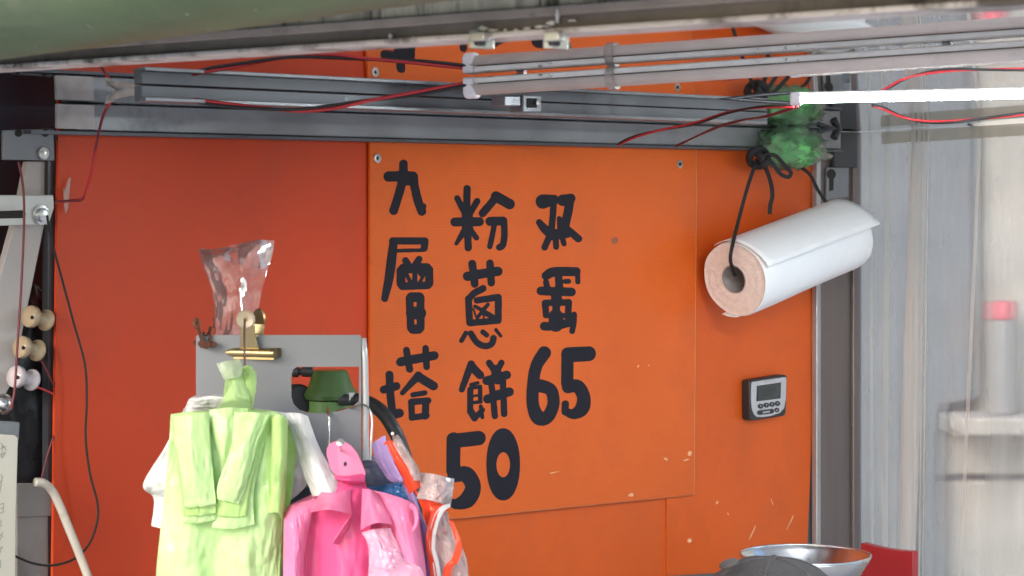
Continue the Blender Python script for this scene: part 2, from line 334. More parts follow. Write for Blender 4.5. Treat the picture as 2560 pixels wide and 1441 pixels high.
# orange plastic wall sheets
mb = MB(); a = [wl(147, 330), wl(921, 330)]
sA0, sA1, sA2, sA3 = sw(147), sw(921), sw(1668), sw(2040)
pb = zw(1700, 1432)
mb.prism([L(sw(147), 0, 1.695), L(sA1, 0, 1.695), L(sA1, 0, Z0 - .1), L(sw(122), 0, Z0 - .1)], NV.to_3d() * -TH); mb.build('wall_sheet', 'orange_red', stall)
mb = MB(); mb.prism([L(sA1 + .001, -.001, 1.695), L(sA2, -.001, 1.695), L(sA2, -.001, Z0 - .1), L(sA1 + .001, -.001, Z0 - .1)], NV.to_3d() * -TH); mb.build('wall_sheet', 'orange', stall)
mb = MB(); mb.prism([L(sA2 - .005, .001, 1.695), L(sw(2060), .001, 1.695), wl(2058, 400, .001), wl(2016, 1420, .001), wl(1668, 1440, .001), L(sA2 - .005, .001, 1.5)], NV.to_3d() * -.0015); mb.build('wall_sheet', 'orange', stall)
mb = MB(); mb.lbox(sw(1660), S_B, -.03, -.004, Z0 - .1, 1.4); mb.build('lower_wall_sheet', 'grey_paint', stall)
# wall beam under the ceiling, with its thin lower flange
mb = MB(); mb.lbox(sw(150), sw(2062), .0015, .030, zb + .004, lambda q: zc(q) - .0005); mb.build('wall_beam', 'galvanised', stall, bevel=.002)
mb = MB(); mb.lbox(sw(30), sw(2062), .0015, .034, zb, zb + .0035); mb.build('beam_flange', 'galv_dark', stall)
mb = MB(); mb.lbox(sw(92), sw(186), .0315, .036, zb + .006, lambda q: zc(q) - .002); mb.build('beam_end_cap', 'pale_paint', stall, bevel=.001)
# polished ceiling, roof above it
mb = MB(); mb.prism([L(S_F + .02, -.03, zc(-.03)), L(S_B + .03, -.03, zc(-.03)), L(S_B + .03, W, zc(W)), L(S_F + .02, W, zc(W))], (0, 0, .003)); mb.build('ceiling_sheet', 'stainless', stall)
mb = MB(); mb.lbox(S_F + .02, S_B + .05, -.05, W + .02, lambda q: zc(q) + .006, lambda q: zc(q) + .05); mb.build('roof', 'roof_top', stall)
# ceiling rail parallel to the wall
mb = MB(); mb.lbox(sw(335, .25), sw(1900, .25), .250, .262, lambda q: zc(q) - .016, lambda q: zc(q) - .0005)
mb.build('ceiling_rail', 'galv_rail', stall, bevel=.001)
mb = MB(); mb.lbox(sw(345, .26), sw(1900, .26), .2625, .272, lambda q: zc(q) - .0165, lambda q: zc(q) - .0125); mb.build('rail_lip', 'galvanised', stall, bevel=.0008)
# tall post at the back corner
e0 = sw(2022)
mb = MB(); mb.lbox(sw(2026), sw(2036), .002, .012, GZ, zb); mb.build('post_edge_strip', 'anod_light', stall, bevel=.001)
mb = MB(); mb.lbox(sw(2036), sw(2113), -.01, .010, GZ, lambda q: zc(q) - .001); mb.build('post', 'anod_brown', stall, bevel=.0015)
mb = MB(); mb.lbox(sw(2113), sw(2128), -.01, .016, GZ, lambda q: zc(q) - .001); mb.build('post_ridge', 'anod_brown', stall, bevel=.002)
mb = MB(); mb.lbox(sw(2128.5), sw(2143), -.01, .008, GZ, lambda q: zc(q) - .001); mb.build('post_edge', 'dark_metal', stall, bevel=.0015)
mb = MB(); mb.lbox(sw(2060), sw(2118), .0105, .020, zw(2085, 420), lambda q: zc(q) - .002); mb.build('post_head', 'dark_metal', stall, bevel=.002)
mb = MB(); mb.prism([wl(2063, 420, .011), wl(2117, 415, .011), wl(2116, 492, .011), wl(2062, 500, .011)], NV.to_3d() * .004); lp = mb.build('lock_plate', 'grey_paint', stall, bevel=.001)
mb = MB(); mb.prism([wl(2078 + 11 * math.cos(t), 436 + 13 * math.sin(t), .0153) for t in [k * math.pi / 8 for k in range(16)]], NV.to_3d() * .0006)
mb.prism([wl(2073, 446, .0153), wl(2084, 446, .0153), wl(2083, 476, .0153), wl(2073, 478, .0153)], NV.to_3d() * .0004); mb.build('keyhole', 'dark_hole', lp)
# catch and flat bar at the head of the post
mb = MB(); mb.tube([wl(2085, 345, .05), wl(2105, 300, .05), wl(2122, 275, .05)], .006, 8); mb.tube([wl(2045, 330, .05), wl(2075, 322, .055), wl(2105, 312, .055), wl(2135, 318, .05)], .004, 8)
mb.box(wl(2095, 290, .045), SD * .012, QN * .012, Vector((0, 0, .012))); mb.build('door_catch', 'dark_metal', stall, smooth='auto')
mb = MB(); mb.prism([wl(2130, 262, .06), wl(2194, 266, .06), wl(2190, 280, .06), wl(2130, 276, .06)], NV.to_3d() * .003); mb.build('flat_bar', 'grey_paint', stall)
# two small clamp blocks under the ceiling
for (x0, y0, x1, y1, q) in ((1262, 240, 1302, 266, .36), (1308, 238, 1354, 281, .36)):
    mb = MB(); mb.prism([wl(x0, y0, q), wl(x1, y0, q), wl(x1, y1, q), wl(x0, y1, q)], NV.to_3d() * -.02); cb = mb.build('clamp_block', 'galvanised', stall, bevel=.0012)
mb = MB(); mb.prism([wl(1317, 246, .3603), wl(1342, 247, .3603), wl(1342, 270, .3603), wl(1317, 270, .3603)], NV.to_3d() * .0004); mb.build('hole', 'dark_hole', cb)
mb = MB(); mb.lathe(wl(1340, 258, .361), NV.to_3d(), [(.003, 0), (.003, .003), (.001, .004)], 10); mb.build('bolt', 'zinc', cb, smooth='auto')
# front beam: weathered fascia boards, flange, groove, pale lip
zl = EYE + .1005
def seg(x): return ((sp(x, 100, S_F).xy - O).dot(NV))
QL, QR = seg(-500), seg(2900)
mb = MB(); mb.lbox(S_F - .030, S_F + .006, QL, QR, zl, zl + .0036); lip = mb.build('beam_lip', 'lip_paint', stall, bevel=.001)
mb = MB(); mb.lbox(S_F - .023, S_F + .004, QL, QR, zl + .0038, zl + .0115); mb.build('beam_groove', 'groove', stall)
mb = MB(); mb.lbox(S_F - .026, S_F + .004, QL, QR, zl + .0117, zl + .018); mb.build('beam_flange', 'flange', stall, bevel=.001)
cuts = [QL, seg(968), seg(1402), seg(1950), QR]
for k in range(4):
    mb = MB(); mb.lbox(S_F - .020 - .0015 * (k % 2), S_F + .004, cuts[k] + .0006, cuts[k + 1] - .0006, zl + .0182, zl + .085); mb.build('fascia_board', 'fascia', stall, bevel=.001)
# flaking white paint along the beam
def blob_poly(x, y, rx, ry, s0, n=11):
    return [sp(x + rx * math.cos(a) * random.uniform(.5, 1.2), y + ry * math.sin(a) * random.uniform(.4, 1.25), s0) for a in [2 * math.pi * k / n for k in range(n)]]
for (x, y, rx, ry) in ((1205, 72, 16, 6), (1230, 76, 14, 4), (1262, 77, 5, 5), (1288, 75, 6, 4), (1318, 72, 12, 4), (1352, 66, 20, 5), (1378, 58, 14, 9), (1392, 42, 5, 16), (1030, 96, 9, 4), (975, 92, 4, 9), (1430, 52, 12, 3)):
    mb = MB(); mb.prism(blob_poly(x, y, rx, ry, S_F - .0268), SD * .0012); mb.build('paint_flake', 'flake', stall)
for x in (1200, 1386):
    mb = MB(); mb.box(sp(x, 92, S_F - .034), QN * .006, SD * .003, Vector((0, 0, .003))); mb.box(sp(x + 4, 100, S_F - .022), QN * .004, SD * .008, Vector((0, 0, .006)))
    ck = mb.build('lamp_clip', 'zinc', stall, bevel=.0006)
    mb = MB(); mb.lathe(sp(x, 104, S_F - .028), (0, 0, 1), [(.0035, -.003), (.0042, -.001), (.0035, .001), (.0042, .003), (.0035, .005)], 10); mb.build('bolt', 'dark_metal', ck, smooth='auto')
# left corner: hinge plates, leaning brace
def plate(name, poly, q, th, m, parent=stall, **kw):
    mb = MB(); mb.prism([wl(x, y, q) for x, y in poly], NV.to_3d() * -th); return mb.build(name, m, parent, **kw)
hp = plate('hinge_plate', [(8, 326), (135, 322), (137, 402), (8, 400)], .02, .004, 'grey_paint', bevel=.001)
for x, y, r in ((46, 333, 9), (113, 333, 9), (139, 346, 5)):
    mb = MB(); mb.prism([wl(x + r * math.cos(t), y + r * 1.1 * math.sin(t), .0203) for t in [k * math.pi / 7 for k in range(14)]], NV.to_3d() * .0004); mb.build('hole', 'dark_hole', hp)
mb = MB(); mb.lathe(wl(106, 384, .0205), NV.to_3d(), [(.007, 0), (.0065, .003), (.003, .0045)], 14); mb.build('bolt', 'zinc', hp, smooth='auto')
br = plate('brace', [(70, 404), (124, 404), (126, 490), (104, 600), (30, 960), (0, 1010), (-70, 1010), (-30, 800), (48, 520)], -.012, .01, 'pale_paint', bevel=.001)
wp = plate('slotted_plate', [(-60, 488), (134, 488), (136, 520), (122, 562), (-60, 566)], .008, .004, 'white_bracket', bevel=.001)
mb = MB(); mb.prism([wl(x, y, .0083) for x, y in ((-60, 530), (56, 526), (65, 536), (56, 546), (-60, 548))], NV.to_3d() * .0005); mb.build('slot', 'dark_hole', wp)
mb = MB(); mb.lathe(wl(101, 538, .0085), NV.to_3d(), [(.0105, 0), (.0105, .002), (.0075, .0025), (.0075, .006), (.004, .007)], 18); mb.build('bolt', 'steel', wp, smooth='auto')
mb = MB(); mb.lbox(sw(128), sw(146), -.016, -.006, Z0, zb); mb.build('corner_post', 'dark_metal', stall)
# counter along the wall
mb = MB(); mb.lbox(S_F + .05, S_B + .02, -.004, .46, .90, .95); mb.build('counter_top', 'counter', stall, bevel=.003)
mb = MB(); mb.lbox(S_F + .07, S_B, .01, .42, GZ, .8985); mb.build('cabinet', 'board_grey', stall, bevel=.003)
for s_, q_ in ((S_F + .03, W - .04), (S_B, W - .04)):
    mb = MB(); mb.lbox(s_ - .02, s_ + .02, q_ - .02, q_ + .02, GZ, lambda q: zc(q) - .001); mb.build('leg', 'anod_brown', stall, bevel=.002)

# ================================================================== rolled awning over the front
mb = MB()
def awn(q):                       # axis of the roll, along the front of the stall
    p = O + DV * -1.80 + NV * q; return Vector((p.x, p.y, EYE + .198 + (q - .624) * .036))
qs = [-.5 + k * .05 for k in range(60)]
path = [awn(q) for q in qs]
rs = [.100 + .0016 * noise.noise(Vector((k * .35, 0, 0))) for k in range(60)]
mb.tube(path, rs, 48); aw = mb.build('rolled_awning', 'green_tarp', None, smooth=True, label='long rolled green canvas awning hung above the weathered front beam', cat='awning')
for t in (-.25, 2.2):
    mb = MB(); c0 = awn(t); ring = [c0 + (Vector((0, 0, 1)) * math.cos(a) + SD * math.sin(a)) * .1035 for a in [2 * math.pi * k / 24 for k in range(25)]]
    mb.tube(ring, .004, 6); mb.build('strap', 'black_cord', aw, smooth=True)

def on_awning(x, y):                # where a photo ray meets the roll
    p, d = Vector((0, 0, EYE)), pt(x, y, 1.0) - Vector((0, 0, EYE)); lo = .5
    for i in range(400):
        t = .5 + i * .004; a = p + d * t; q = (a.xy - O).dot(NV); c = awn(q); r_ = math.hypot((a.xy - O).dot(DV) + 1.80, a.z - c.z)
        if r_ <= .1012: return a, (a - c).normalized()
    return None, None
for (x, y, l, wd, an) in ((470, 31, 4, 3, 20), (224, 60, 16, 1.6, 80), (228, 76, 5, 2, 60), (1000, 20, 14, 2, 35), (735, 42, 5, 2, 10), (520, 66, 4, 2, 0), (138, 70, 3, 2, 0), (640, 20, 4, 2, 40), (318, 96, 22, 1.2, -20), (90, 110, 4, 2, 30)):
    a, nn = on_awning(x, y)
    if a is None: continue
    tx = nn.cross(Vector((0, 0, 1))).normalized(); ty = nn.cross(tx); k_ = 1.6 / F; ca, sa = math.cos(R(an)), math.sin(R(an)); P = []
    for j in range(8):
        t = 2 * math.pi * j / 8; u_ = l * math.cos(t) * random.uniform(.6, 1.1) * k_; v_ = wd * math.sin(t) * k_
        P.append(a + nn * .0016 + tx * (u_ * ca - v_ * sa) + ty * (u_ * sa + v_ * ca))
    mb = MB(); mb.add(P, [list(range(8))]); mb.build('scuff', 'lip_paint', aw)

# ================================================================== menu sign
def z2(X, Y): return (900 + X / 2.9407, 370 + Y / 2.9407)
def z3(X, Y): return (900 + X / 2.9407, 840 + Y / 2.9407)
sign = thing('menu_sign', 'orange corrugated plastic menu sign with black hand-cut Chinese characters and prices 50 and 65', 'sign', wl(1300, 1280, .003))
mb = MB(); poly = [(925, 350), (1740, 362), (1741, 480), (1737, 900), (1735, 1237), (1400, 1270), (1128, 1297), (926, 1318)]
mb.prism([wl(x, y, .0055) for x, y in poly], NV.to_3d() * -.0035); mb.build('board', 'orange_sign', sign)
mb = MB(); mb.tube([wl(x, y, .0045) for x, y in poly[1:]], .0009, 6); mb.build('cut_edge', 'sign_edge_lit', sign, smooth=True)  # paler strip painting the light caught on the board's edge
QLET = .0058
import numpy as np
def glyph(strokes, tf):
    """rounded strokes (zoomed photo pixels) merged into one flat outline by marching squares"""
    caps = []
    for pts, wd in strokes:
        P = [Vector((p[0], p[1], p[2] if len(p) > 2 else wd)) for p in pts]
        if len(P) > 2: P = cr(P, 6)
        caps += list(zip(P[:-1], P[1:]))
    pad = 60; st = 4.0
    x0 = min(min(a.x, b.x) for a, b in caps) - pad; x1 = max(max(a.x, b.x) for a, b in caps) + pad
    y0 = min(min(a.y, b.y) for a, b in caps) - pad; y1 = max(max(a.y, b.y) for a, b in caps) + pad
    xs = np.arange(x0, x1, st); ys = np.arange(y0, y1, st); X, Y = np.meshgrid(xs, ys)
    wob = np.array([[1.6 * noise.noise(Vector((x * .022, y * .022, 3.3))) for x in xs] for y in ys])
    Fd = np.full(X.shape, 1e9)
    for a, b in caps:
        dx, dy = b.x - a.x, b.y - a.y; l2 = dx * dx + dy * dy + 1e-9
        t = np.clip(((X - a.x) * dx + (Y - a.y) * dy) / l2, 0, 1)
        Fd = np.minimum(Fd, np.hypot(X - a.x - t * dx, Y - a.y - t * dy) - (a.z + (b.z - a.z) * t) / 2 * 1.07)
    Fd = Fd + wob; ix = {}; vs = []; fs = []
    def vert(key, x, y):
        if key not in ix: ix[key] = len(vs); vs.append(wl(*tf(x, y), QLET))
        return ix[key]
    for i in range(len(ys) - 1):
        for j in range(len(xs) - 1):
            c = [(i, j), (i, j + 1), (i + 1, j + 1), (i + 1, j)]; v = [Fd[p] for p in c]
            if min(v) >= 0: continue
            poly = []
            for k in range(4):
                p, q = c[k], c[(k + 1) % 4]; a, b = v[k], v[(k + 1) % 4]
                if a < 0: poly.append(vert(p, xs[p[1]], ys[p[0]]))
                if (a < 0) != (b < 0):
                    t = a / (a - b); poly.append(vert((min(p, q), max(p, q)), xs[p[1]] + (xs[q[1]] - xs[p[1]]) * t, ys[p[0]] + (ys[q[0]] - ys[p[0]]) * t))
            if len(poly) > 2: fs.append(poly)
    mb = MB(); mb.add(vs, fs); return mb
CH = [
 ('z2', [([(320, 118), (318, 190), (308, 260), (280, 360), (247, 462)], 60), ([(212, 212), (300, 208), (388, 212)], 72), ([(388, 205), (402, 285), (425, 385), (455, 468)], 60), ([(452, 470), (468, 430)], 40), ([(310, 238), (390, 238)], 72)]),
 ('z2', [([(240, 685), (478, 685)], 50), ([(478, 688), (472, 738)], 50), ([(265, 757), (465, 752)], 26), ([(248, 690, 56), (232, 830, 66), (212, 970, 62), (182, 1108, 48)], 60),
         ([(335, 828), (362, 870)], 46), ([(435, 818), (400, 870)], 46), ([(320, 888), (490, 884)], 68), ([(300, 905), (302, 1000)], 60), ([(508, 895), (510, 998)], 56), ([(312, 1018), (500, 1012)], 52), ([(405, 900), (402, 1000)], 36), ([(338, 922), (372, 990)], 26), ([(475, 922), (440, 990)], 24), ([(440, 925), (450, 935)], 26),
         ([(364, 1105), (374, 1325)], 52), ([(446, 1105), (446, 1325)], 54), ([(378, 1098), (436, 1098)], 68), ([(385, 1215), (440, 1215)], 88), ([(388, 1333), (430, 1333)], 66)]),
 ('z2', [([(788, 300), (786, 420), (790, 560), (796, 735)], 50), ([(716, 372), (768, 475)], 44), ([(862, 392), (808, 485)], 44), ([(698, 545), (878, 543)], 62), ([(790, 470), (790, 600)], 76), ([(775, 600, 50), (708, 705, 26)], 40), ([(812, 600), (856, 662)], 38),
         ([(902, 482), (1002, 362)], 54), ([(1000, 358), (1100, 414)], 72), ([(955, 540), (1050, 538)], 62), ([(1058, 535), (1062, 640), (1052, 712), (1025, 732)], 46), ([(988, 565), (972, 650), (955, 725)], 38)]),
 ('z2', [([(1345, 395, 100), (1425, 382, 72)], 88), ([(1425, 380), (1420, 470), (1408, 600)], 46), ([(1318, 548, 46), (1362, 600, 62), (1425, 645, 70)], 56), ([(1490, 386, 78), (1550, 372, 66)], 80), ([(1545, 372), (1530, 470), (1500, 600)], 62), ([(1465, 520), (1470, 610)], 34), ([(1500, 580), (1606, 668)], 52), ([(1398, 640), (1357, 732)], 46), ([(1438, 660), (1442, 728)], 42), ([(1485, 650), (1500, 705)], 38), ([(1405, 642), (1520, 625)], 72)]),
 ('z2', [([(790, 945), (900, 925), (1015, 908)], 64), ([(826, 852), (844, 1000)], 54), ([(956, 848), (966, 992)], 52), ([(905, 1034), (840, 1070), (800, 1112)], 48), ([(798, 1110), (806, 1285)], 48), ([(860, 1122), (1016, 1098)], 46), ([(1018, 1100), (1016, 1270)], 48), ([(812, 1288), (1010, 1270)], 46), ([(845, 1165), (980, 1238)], 26), ([(940, 1152), (862, 1250)], 26), ([(835, 1185), (850, 1235)], 14), ([(905, 1175), (910, 1250)], 12), ([(900, 1215), (970, 1240)], 30),
         ([(778, 1362), (746, 1418)], 34), ([(815, 1365), (860, 1432), (920, 1458), (968, 1442), (982, 1400)], 44), ([(903, 1354), (930, 1376)], 36), ([(1000, 1338, 26), (1036, 1384, 22)], 28)]),
 ('z2', [([(1368, 940, 62), (1430, 912, 66), (1590, 910, 62)], 64), ([(1600, 915), (1602, 985)], 36), ([(1460, 930), (1466, 1030)], 54), ([(1508, 982), (1534, 982)], 34), ([(1368, 988), (1378, 1030)], 42), ([(1330, 1052), (1555, 1060)], 60), ([(1440, 1060), (1448, 1125)], 74), ([(1362, 1140), (1535, 1136)], 46), ([(1362, 1142), (1368, 1228)], 46), ([(1535, 1142), (1530, 1228)], 46), ([(1442, 1130), (1442, 1300)], 54), ([(1370, 1232), (1520, 1234)], 36), ([(1355, 1312), (1400, 1312), (1480, 1300), (1560, 1276)], 60), ([(1440, 1240), (1440, 1300)], 100), ([(1574, 1225), (1572, 1290), (1560, 1348)], 40)]),
 ('z3', [([(298, 192), (420, 168), (545, 145)], 62), ([(342, 106), (352, 170), (366, 246)], 48), ([(482, 92), (490, 228)], 46), ([(217, 285), (224, 430), (240, 585)], 54), ([(176, 395), (268, 370)], 56), ([(210, 590), (290, 568)], 62), ([(312, 420, 34), (430, 292, 56)], 46), ([(430, 300), (540, 368)], 62), ([(388, 434), (478, 420)], 36), ([(378, 492), (382, 600)], 44), ([(378, 487), (500, 476)], 46), ([(484, 490), (480, 590)], 50), ([(382, 602), (490, 586)], 44)]),
 ('z3', [([(748, 395, 42), (818, 208, 52)], 44), ([(822, 225), (882, 288)], 58), ([(815, 360), (866, 346)], 24), ([(812, 395), (810, 560)], 42), ([(815, 382), (885, 374)], 26), ([(884, 380), (884, 480)], 30), ([(825, 445), (880, 435)], 18), ([(825, 492), (890, 485)], 24), ([(812, 550), (842, 605)], 48), ([(848, 602), (900, 545)], 38), ([(888, 520), (900, 598)], 28),
         ([(950, 200), (985, 250)], 46), ([(1040, 198), (1012, 255)], 42), ([(932, 330), (1078, 288)], 60), ([(1000, 250), (1010, 320)], 70), ([(938, 465), (1098, 412)], 62), ([(962, 330), (978, 450), (992, 590)], 44), ([(1050, 300), (1060, 575)], 44), ([(1000, 440), (1040, 430)], 70)]),
 ('z3', [([(1356, 126, 92), (1296, 225, 84), (1272, 370, 84), (1272, 510, 86), (1312, 600, 100), (1378, 596, 90), (1422, 500, 84), (1404, 400, 86), (1330, 368, 90)], 85)]),
 ('z3', [([(1535, 140), (1680, 132)], 104), ([(1526, 130), (1524, 350)], 84), ([(1530, 378, 84), (1600, 372, 92), (1645, 450, 92), (1632, 535, 98), (1570, 575, 70), (1512, 556, 54)], 90), ([(1510, 500), (1508, 560)], 50)]),
 ('z3', [([(690, 772), (872, 752)], 100), ([(688, 760), (686, 990)], 96), ([(690, 1030, 90), (778, 1018, 110), (832, 1108, 108), (790, 1205, 112), (705, 1240, 66)], 100), ([(700, 1235), (662, 1226)], 60)]),
]
FN = {'z2': z2, 'z3': z3}
for tf, strokes in CH:
    glyph(strokes, FN[tf]).build('character', 'vinyl_black', sign)
mb = MB(); n_ = 40; inn = []; outr = []
for k in range(n_):
    a = 2 * math.pi * k / n_; ca, sa = math.cos(a), math.sin(a)
    sg = lambda v, p: math.copysign(abs(v) ** p, v)
    outr.append(wl(*z3(1053 + 124 * sg(ca, .92), 945 + 266 * sg(sa, .95)), QLET)); inn.append(wl(*z3(1053 + 50 * ca, 948 + 92 * sa), QLET))
mb.add(outr + inn, [[k, (k + 1) % n_, n_ + (k + 1) % n_, n_ + k] for k in range(n_)]); mb.build('character', 'vinyl_black', sign)
for x, y in ((943, 396), (1699, 411)):
    mb = MB(); mb.lathe(wl(x, y, .0056), NV.to_3d(), [(.0062, 0), (.0058, .0014), (.002, .002)], 16); sr = mb.build('screw', 'zinc', sign, smooth='auto')
    mb = MB(); mb.prism([wl(x + 1 + 3.2 * math.cos(t), y + 4.5 * math.sin(t), .0077) for t in [k * math.pi / 4 for k in range(8)]], NV.to_3d() * .0002); mb.build('screw_slot', 'dark_hole', sr)
def fleck(x, y, rx, ry, ang, m, q=.0057, par=sign, nm='scratch'):
    ca, sa = math.cos(R(ang)), math.sin(R(ang)); P = []
    for k in range(9):
        t = 2 * math.pi * k / 9; u = rx * math.cos(t) * random.uniform(.6, 1.1); v = ry * math.sin(t) * random.uniform(.6, 1.2)
        P.append(wl(x + u * ca - v * sa, y + u * sa + v * ca, q))
    mb = MB(); mb.add(P, [list(range(9))]); mb.build(nm, m, par)
fleck(1536, 601, 13, 8, 0, 'smudge', nm='smudge')
for (x, y, rx, ry, an) in ((1596, 916, 5, 2, -60), (1622, 914, 4, 1.6, -40), (1578, 1238, 8, 5, -10), (1384, 1182, 16, 1.6, -12), (1665, 1148, 9, 3, 30), (1725, 1134, 6, 8, 0), (1716, 1150, 9, 2, -20)):
    fleck(x, y, rx, ry, an, 'scratch')
for (x, y, rx, ry, an) in ((1882, 1330, 26, 2, -66), (1976, 1305, 26, 1.8, -64), (1724, 1352, 7, 6, 0), (1793, 1257, 5, 3, -70), (1930, 1255, 12, 1.2, 70), (1820, 1285, 5, 2, 60)):
    fleck(x, y, rx, ry, an, 'scratch', .0013, stall)

# ================================================================== kitchen timer
def zt(X, Y): return (1800 + X / 7.204, 900 + Y / 7.204)
tm = thing('kitchen_timer', 'small silver-faced black digital kitchen timer stuck on the orange wall', 'timer', wl(1915, 1050, .005))
def tp(X, Y, q): return wl(*zt(X, Y), q)
case = [(560, 362), (1150, 268), (1195, 275), (1212, 310), (1210, 560), (1190, 960), (1165, 1008), (600, 1098), (555, 1090), (540, 1040), (535, 420), (540, 380)]
mb = MB(); fr_ = [tp(X, Y, .0165) for X, Y in case]; mb.prism(fr_, NV.to_3d() * -.0148); mb.build('case', 'timer_black', tm, bevel=.0018)
face = [(585, 398), (1160, 312), (1186, 322), (1190, 360), (1180, 700), (1150, 870), (1070, 955), (900, 1010), (760, 1030), (660, 1026), (605, 980), (570, 880), (555, 740), (556, 560), (562, 420)]
mb = MB(); mb.prism([tp(X, Y, .0166) for X, Y in face], NV.to_3d() * .0006); mb.build('face', 'timer_silver', tm)
mb = MB(); mb.prism([tp(X, Y, .0173) for X, Y in ((664, 470), (1097, 408), (1088, 694), (655, 750))], NV.to_3d() * .0003); mb.build('bezel', 'timer_black', tm)
mb = MB(); mb.prism([tp(X, Y, .0177) for X, Y in ((690, 490), (1075, 434), (1066, 668), (680, 722))], NV.to_3d() * .0002); scn = mb.build('screen', 'lcd', tm)
def seg7(dg, cx, cy, w_, h_):
    S = {'a': ((-1, -1), (1, -1)), 'b': ((1, -1), (1, 0)), 'c': ((1, 0), (1, 1)), 'd': ((-1, 1), (1, 1)), 'e': ((-1, 0), (-1, 1)), 'f': ((-1, -1), (-1, 0)), 'g': ((-1, 0), (1, 0))}
    on = {'6': 'acdefg', '0': 'abcdef', '2': 'abdeg'}[dg]; mb = MB()
    for k in on:
        (x0, y0), (x1, y1) = S[k]; sk = -.144
        P = []
        for (x, y) in ((x0, y0), (x1, y1)): P.append(Vector((cx + x * w_ - y * h_ * .08, cy + y * h_ + (x * w_) * sk)))
        d = (P[1] - P[0]).normalized() * 5; n = Vector((-d.y, d.x)) * 1.7
        mb.add([tp(*(P[0] + d + n), .0180), tp(*(P[1] - d + n), .0180), tp(*(P[1] - d - n), .0180), tp(*(P[0] + d - n), .0180)], [[0, 1, 2, 3]])
    mb.build('digit', 'lcd_ink', scn)
for dg, cx, cy in (('6', 762, 600), ('0', 868, 584), ('2', 948, 572)): seg7(dg, cx, cy, 30, 72)
mb = MB()
for yy in (-22, 22): mb.add([tp(815 + 6 * math.cos(t), 592 + yy + 7 * math.sin(t), .0180) for t in [k * math.pi / 3 for k in range(6)]], [list(range(6))])
mb.build('colon', 'lcd_ink', scn)
mb = MB(); mb.add([tp(822 + 16 * math.cos(t), 396 + 26 * math.sin(t), .0174) for t in [k * math.pi / 6 for k in range(12)]], [list(range(12))])
for k in range(6): mb.add([tp(852 + k * 21, 392 - k * 3, .0174), tp(866 + k * 21, 390 - k * 3, .0174), tp(866 + k * 21, 372 - k * 3, .0174), tp(852 + k * 21, 374 - k * 3, .0174)], [[0, 1, 2, 3]])
mb.build('emblem', 'button_face', tm)
for cx, cy in ((725, 836), (828, 817), (930, 802), (1030, 786)):
    mb = MB(); mb.prism([tp(cx + 46 * math.cos(t), cy + 44 * math.sin(t), .0172) for t in [k * math.pi / 10 for k in range(20)]], NV.to_3d() * .0014); bt = mb.build('button', 'timer_black', tm, bevel=.0004)
    mb = MB(); mb.add([tp(cx + 14 + x, cy + y, .0188) for x, y in ((-22, -4), (4, -22), (4, 14))], [[0, 1, 2]]); mb.build('button_mark', 'button_face', bt)
mb = MB(); P = []
for k in range(24):
    t = 2 * math.pi * k / 24; P.append(tp(815 + (104 if math.cos(t) > 0 else -104) + 44 * math.cos(t), 938 + 44 * math.sin(t) - (104 if math.cos(t) > 0 else -104) * .14, .0172))
mb.prism(P, NV.to_3d() * .0014); bt = mb.build('wide_button', 'timer_black', tm, bevel=.0004)
mb = MB(); mb.add([tp(770, 935, .0188), tp(900, 915, .0188), tp(900, 945, .0188), tp(770, 965, .0188)], [[0, 1, 2, 3]]); mb.build('button_mark', 'button_face', bt)
mb = MB(); mb.prism([tp(1018 + 40 * math.cos(t), 903 + 42 * math.sin(t), .0172) for t in [k * math.pi / 10 for k in range(20)]], NV.to_3d() * .0014); bt = mb.build('button', 'timer_black', tm, bevel=.0004)
mb = MB(); mb.add([tp(1018 + x, 905 + y, .0188) for x, y in ((-14, 16), (18, -18), (18, 16))], [[0, 1, 2]]); mb.build('button_mark', 'button_face', bt)

# ================================================================== paper towel roll on its cord
c1, c2 = wl(1836, 698, .072), wl(2108, 590, .072); ax = (c2 - c1).normalized(); LN = (c2 - c1).length; RR = .0535
roll = thing('paper_towel_roll', 'white paper towel roll hanging tilted on a black cord by the post', 'paper roll', (c1 + c2) / 2 - Vector((0, 0, .08)))
mb = MB(); up = Vector((0, 0, 1)); rx_ = (up - ax * up.dot(ax)).normalized(); ry_ = ax.cross(rx_)   # rx_: up, ry_: sideways
if ry_.dot(NV.to_3d()) < 0: ry_ = -ry_
def ringp(h, r, wob=0., n=48):
    out = []
    for k in range(n):
        a = 2 * math.pi * k / n; rr = r * (1 + wob * noise.noise(Vector((math.cos(a) * 1.3, math.sin(a) * 1.3, h * 6))))
        out.append(c1 + ax * h + (rx_ * math.cos(a) + ry_ * math.sin(a)) * rr)
    return out
n_ = 48
hs = [0, .004] + [LN * k / 10 for k in range(1, 10)] + [LN - .004, LN]
rs = [RR - .0015, RR] + [RR] * 9 + [RR, RR - .0015]
vs = []
for h, r in zip(hs, rs): vs += ringp(h, r, .05)
mb.add(vs, [[i * n_ + k, i * n_ + (k + 1) % n_, (i + 1) * n_ + (k + 1) % n_, (i + 1) * n_ + k] for i in range(len(hs) - 1) for k in range(n_)]); mb.build('outer_sheet', 'paper', roll, smooth=True)
for h, sgn, nm in ((0, 1, 'end_face'), (LN, -1, 'end_face')):
    mb = MB(); v2 = []
    for j in range(9):
        t = j / 8; r = .0205 + (RR - .0015 - .0205) * t
        v2 += [p + ax * sgn * (.0008 * math.sin(j * 2.1) - .001 * (1 - t)) for p in ringp(h, r, .05 * t)]
    mb.add(v2, [[j * n_ + k, j * n_ + (k + 1) % n_, (j + 1) * n_ + (k + 1) % n_, (j + 1) * n_ + k] for j in range(8) for k in range(n_)]); mb.build(nm, 'paper_end_bounce', roll, smooth=True)
mb = MB(); v2 = ringp(-.0015, .0205) + ringp(LN + .0015, .0205) + ringp(LN + .0015, .0190) + ringp(-.0015, .0190)
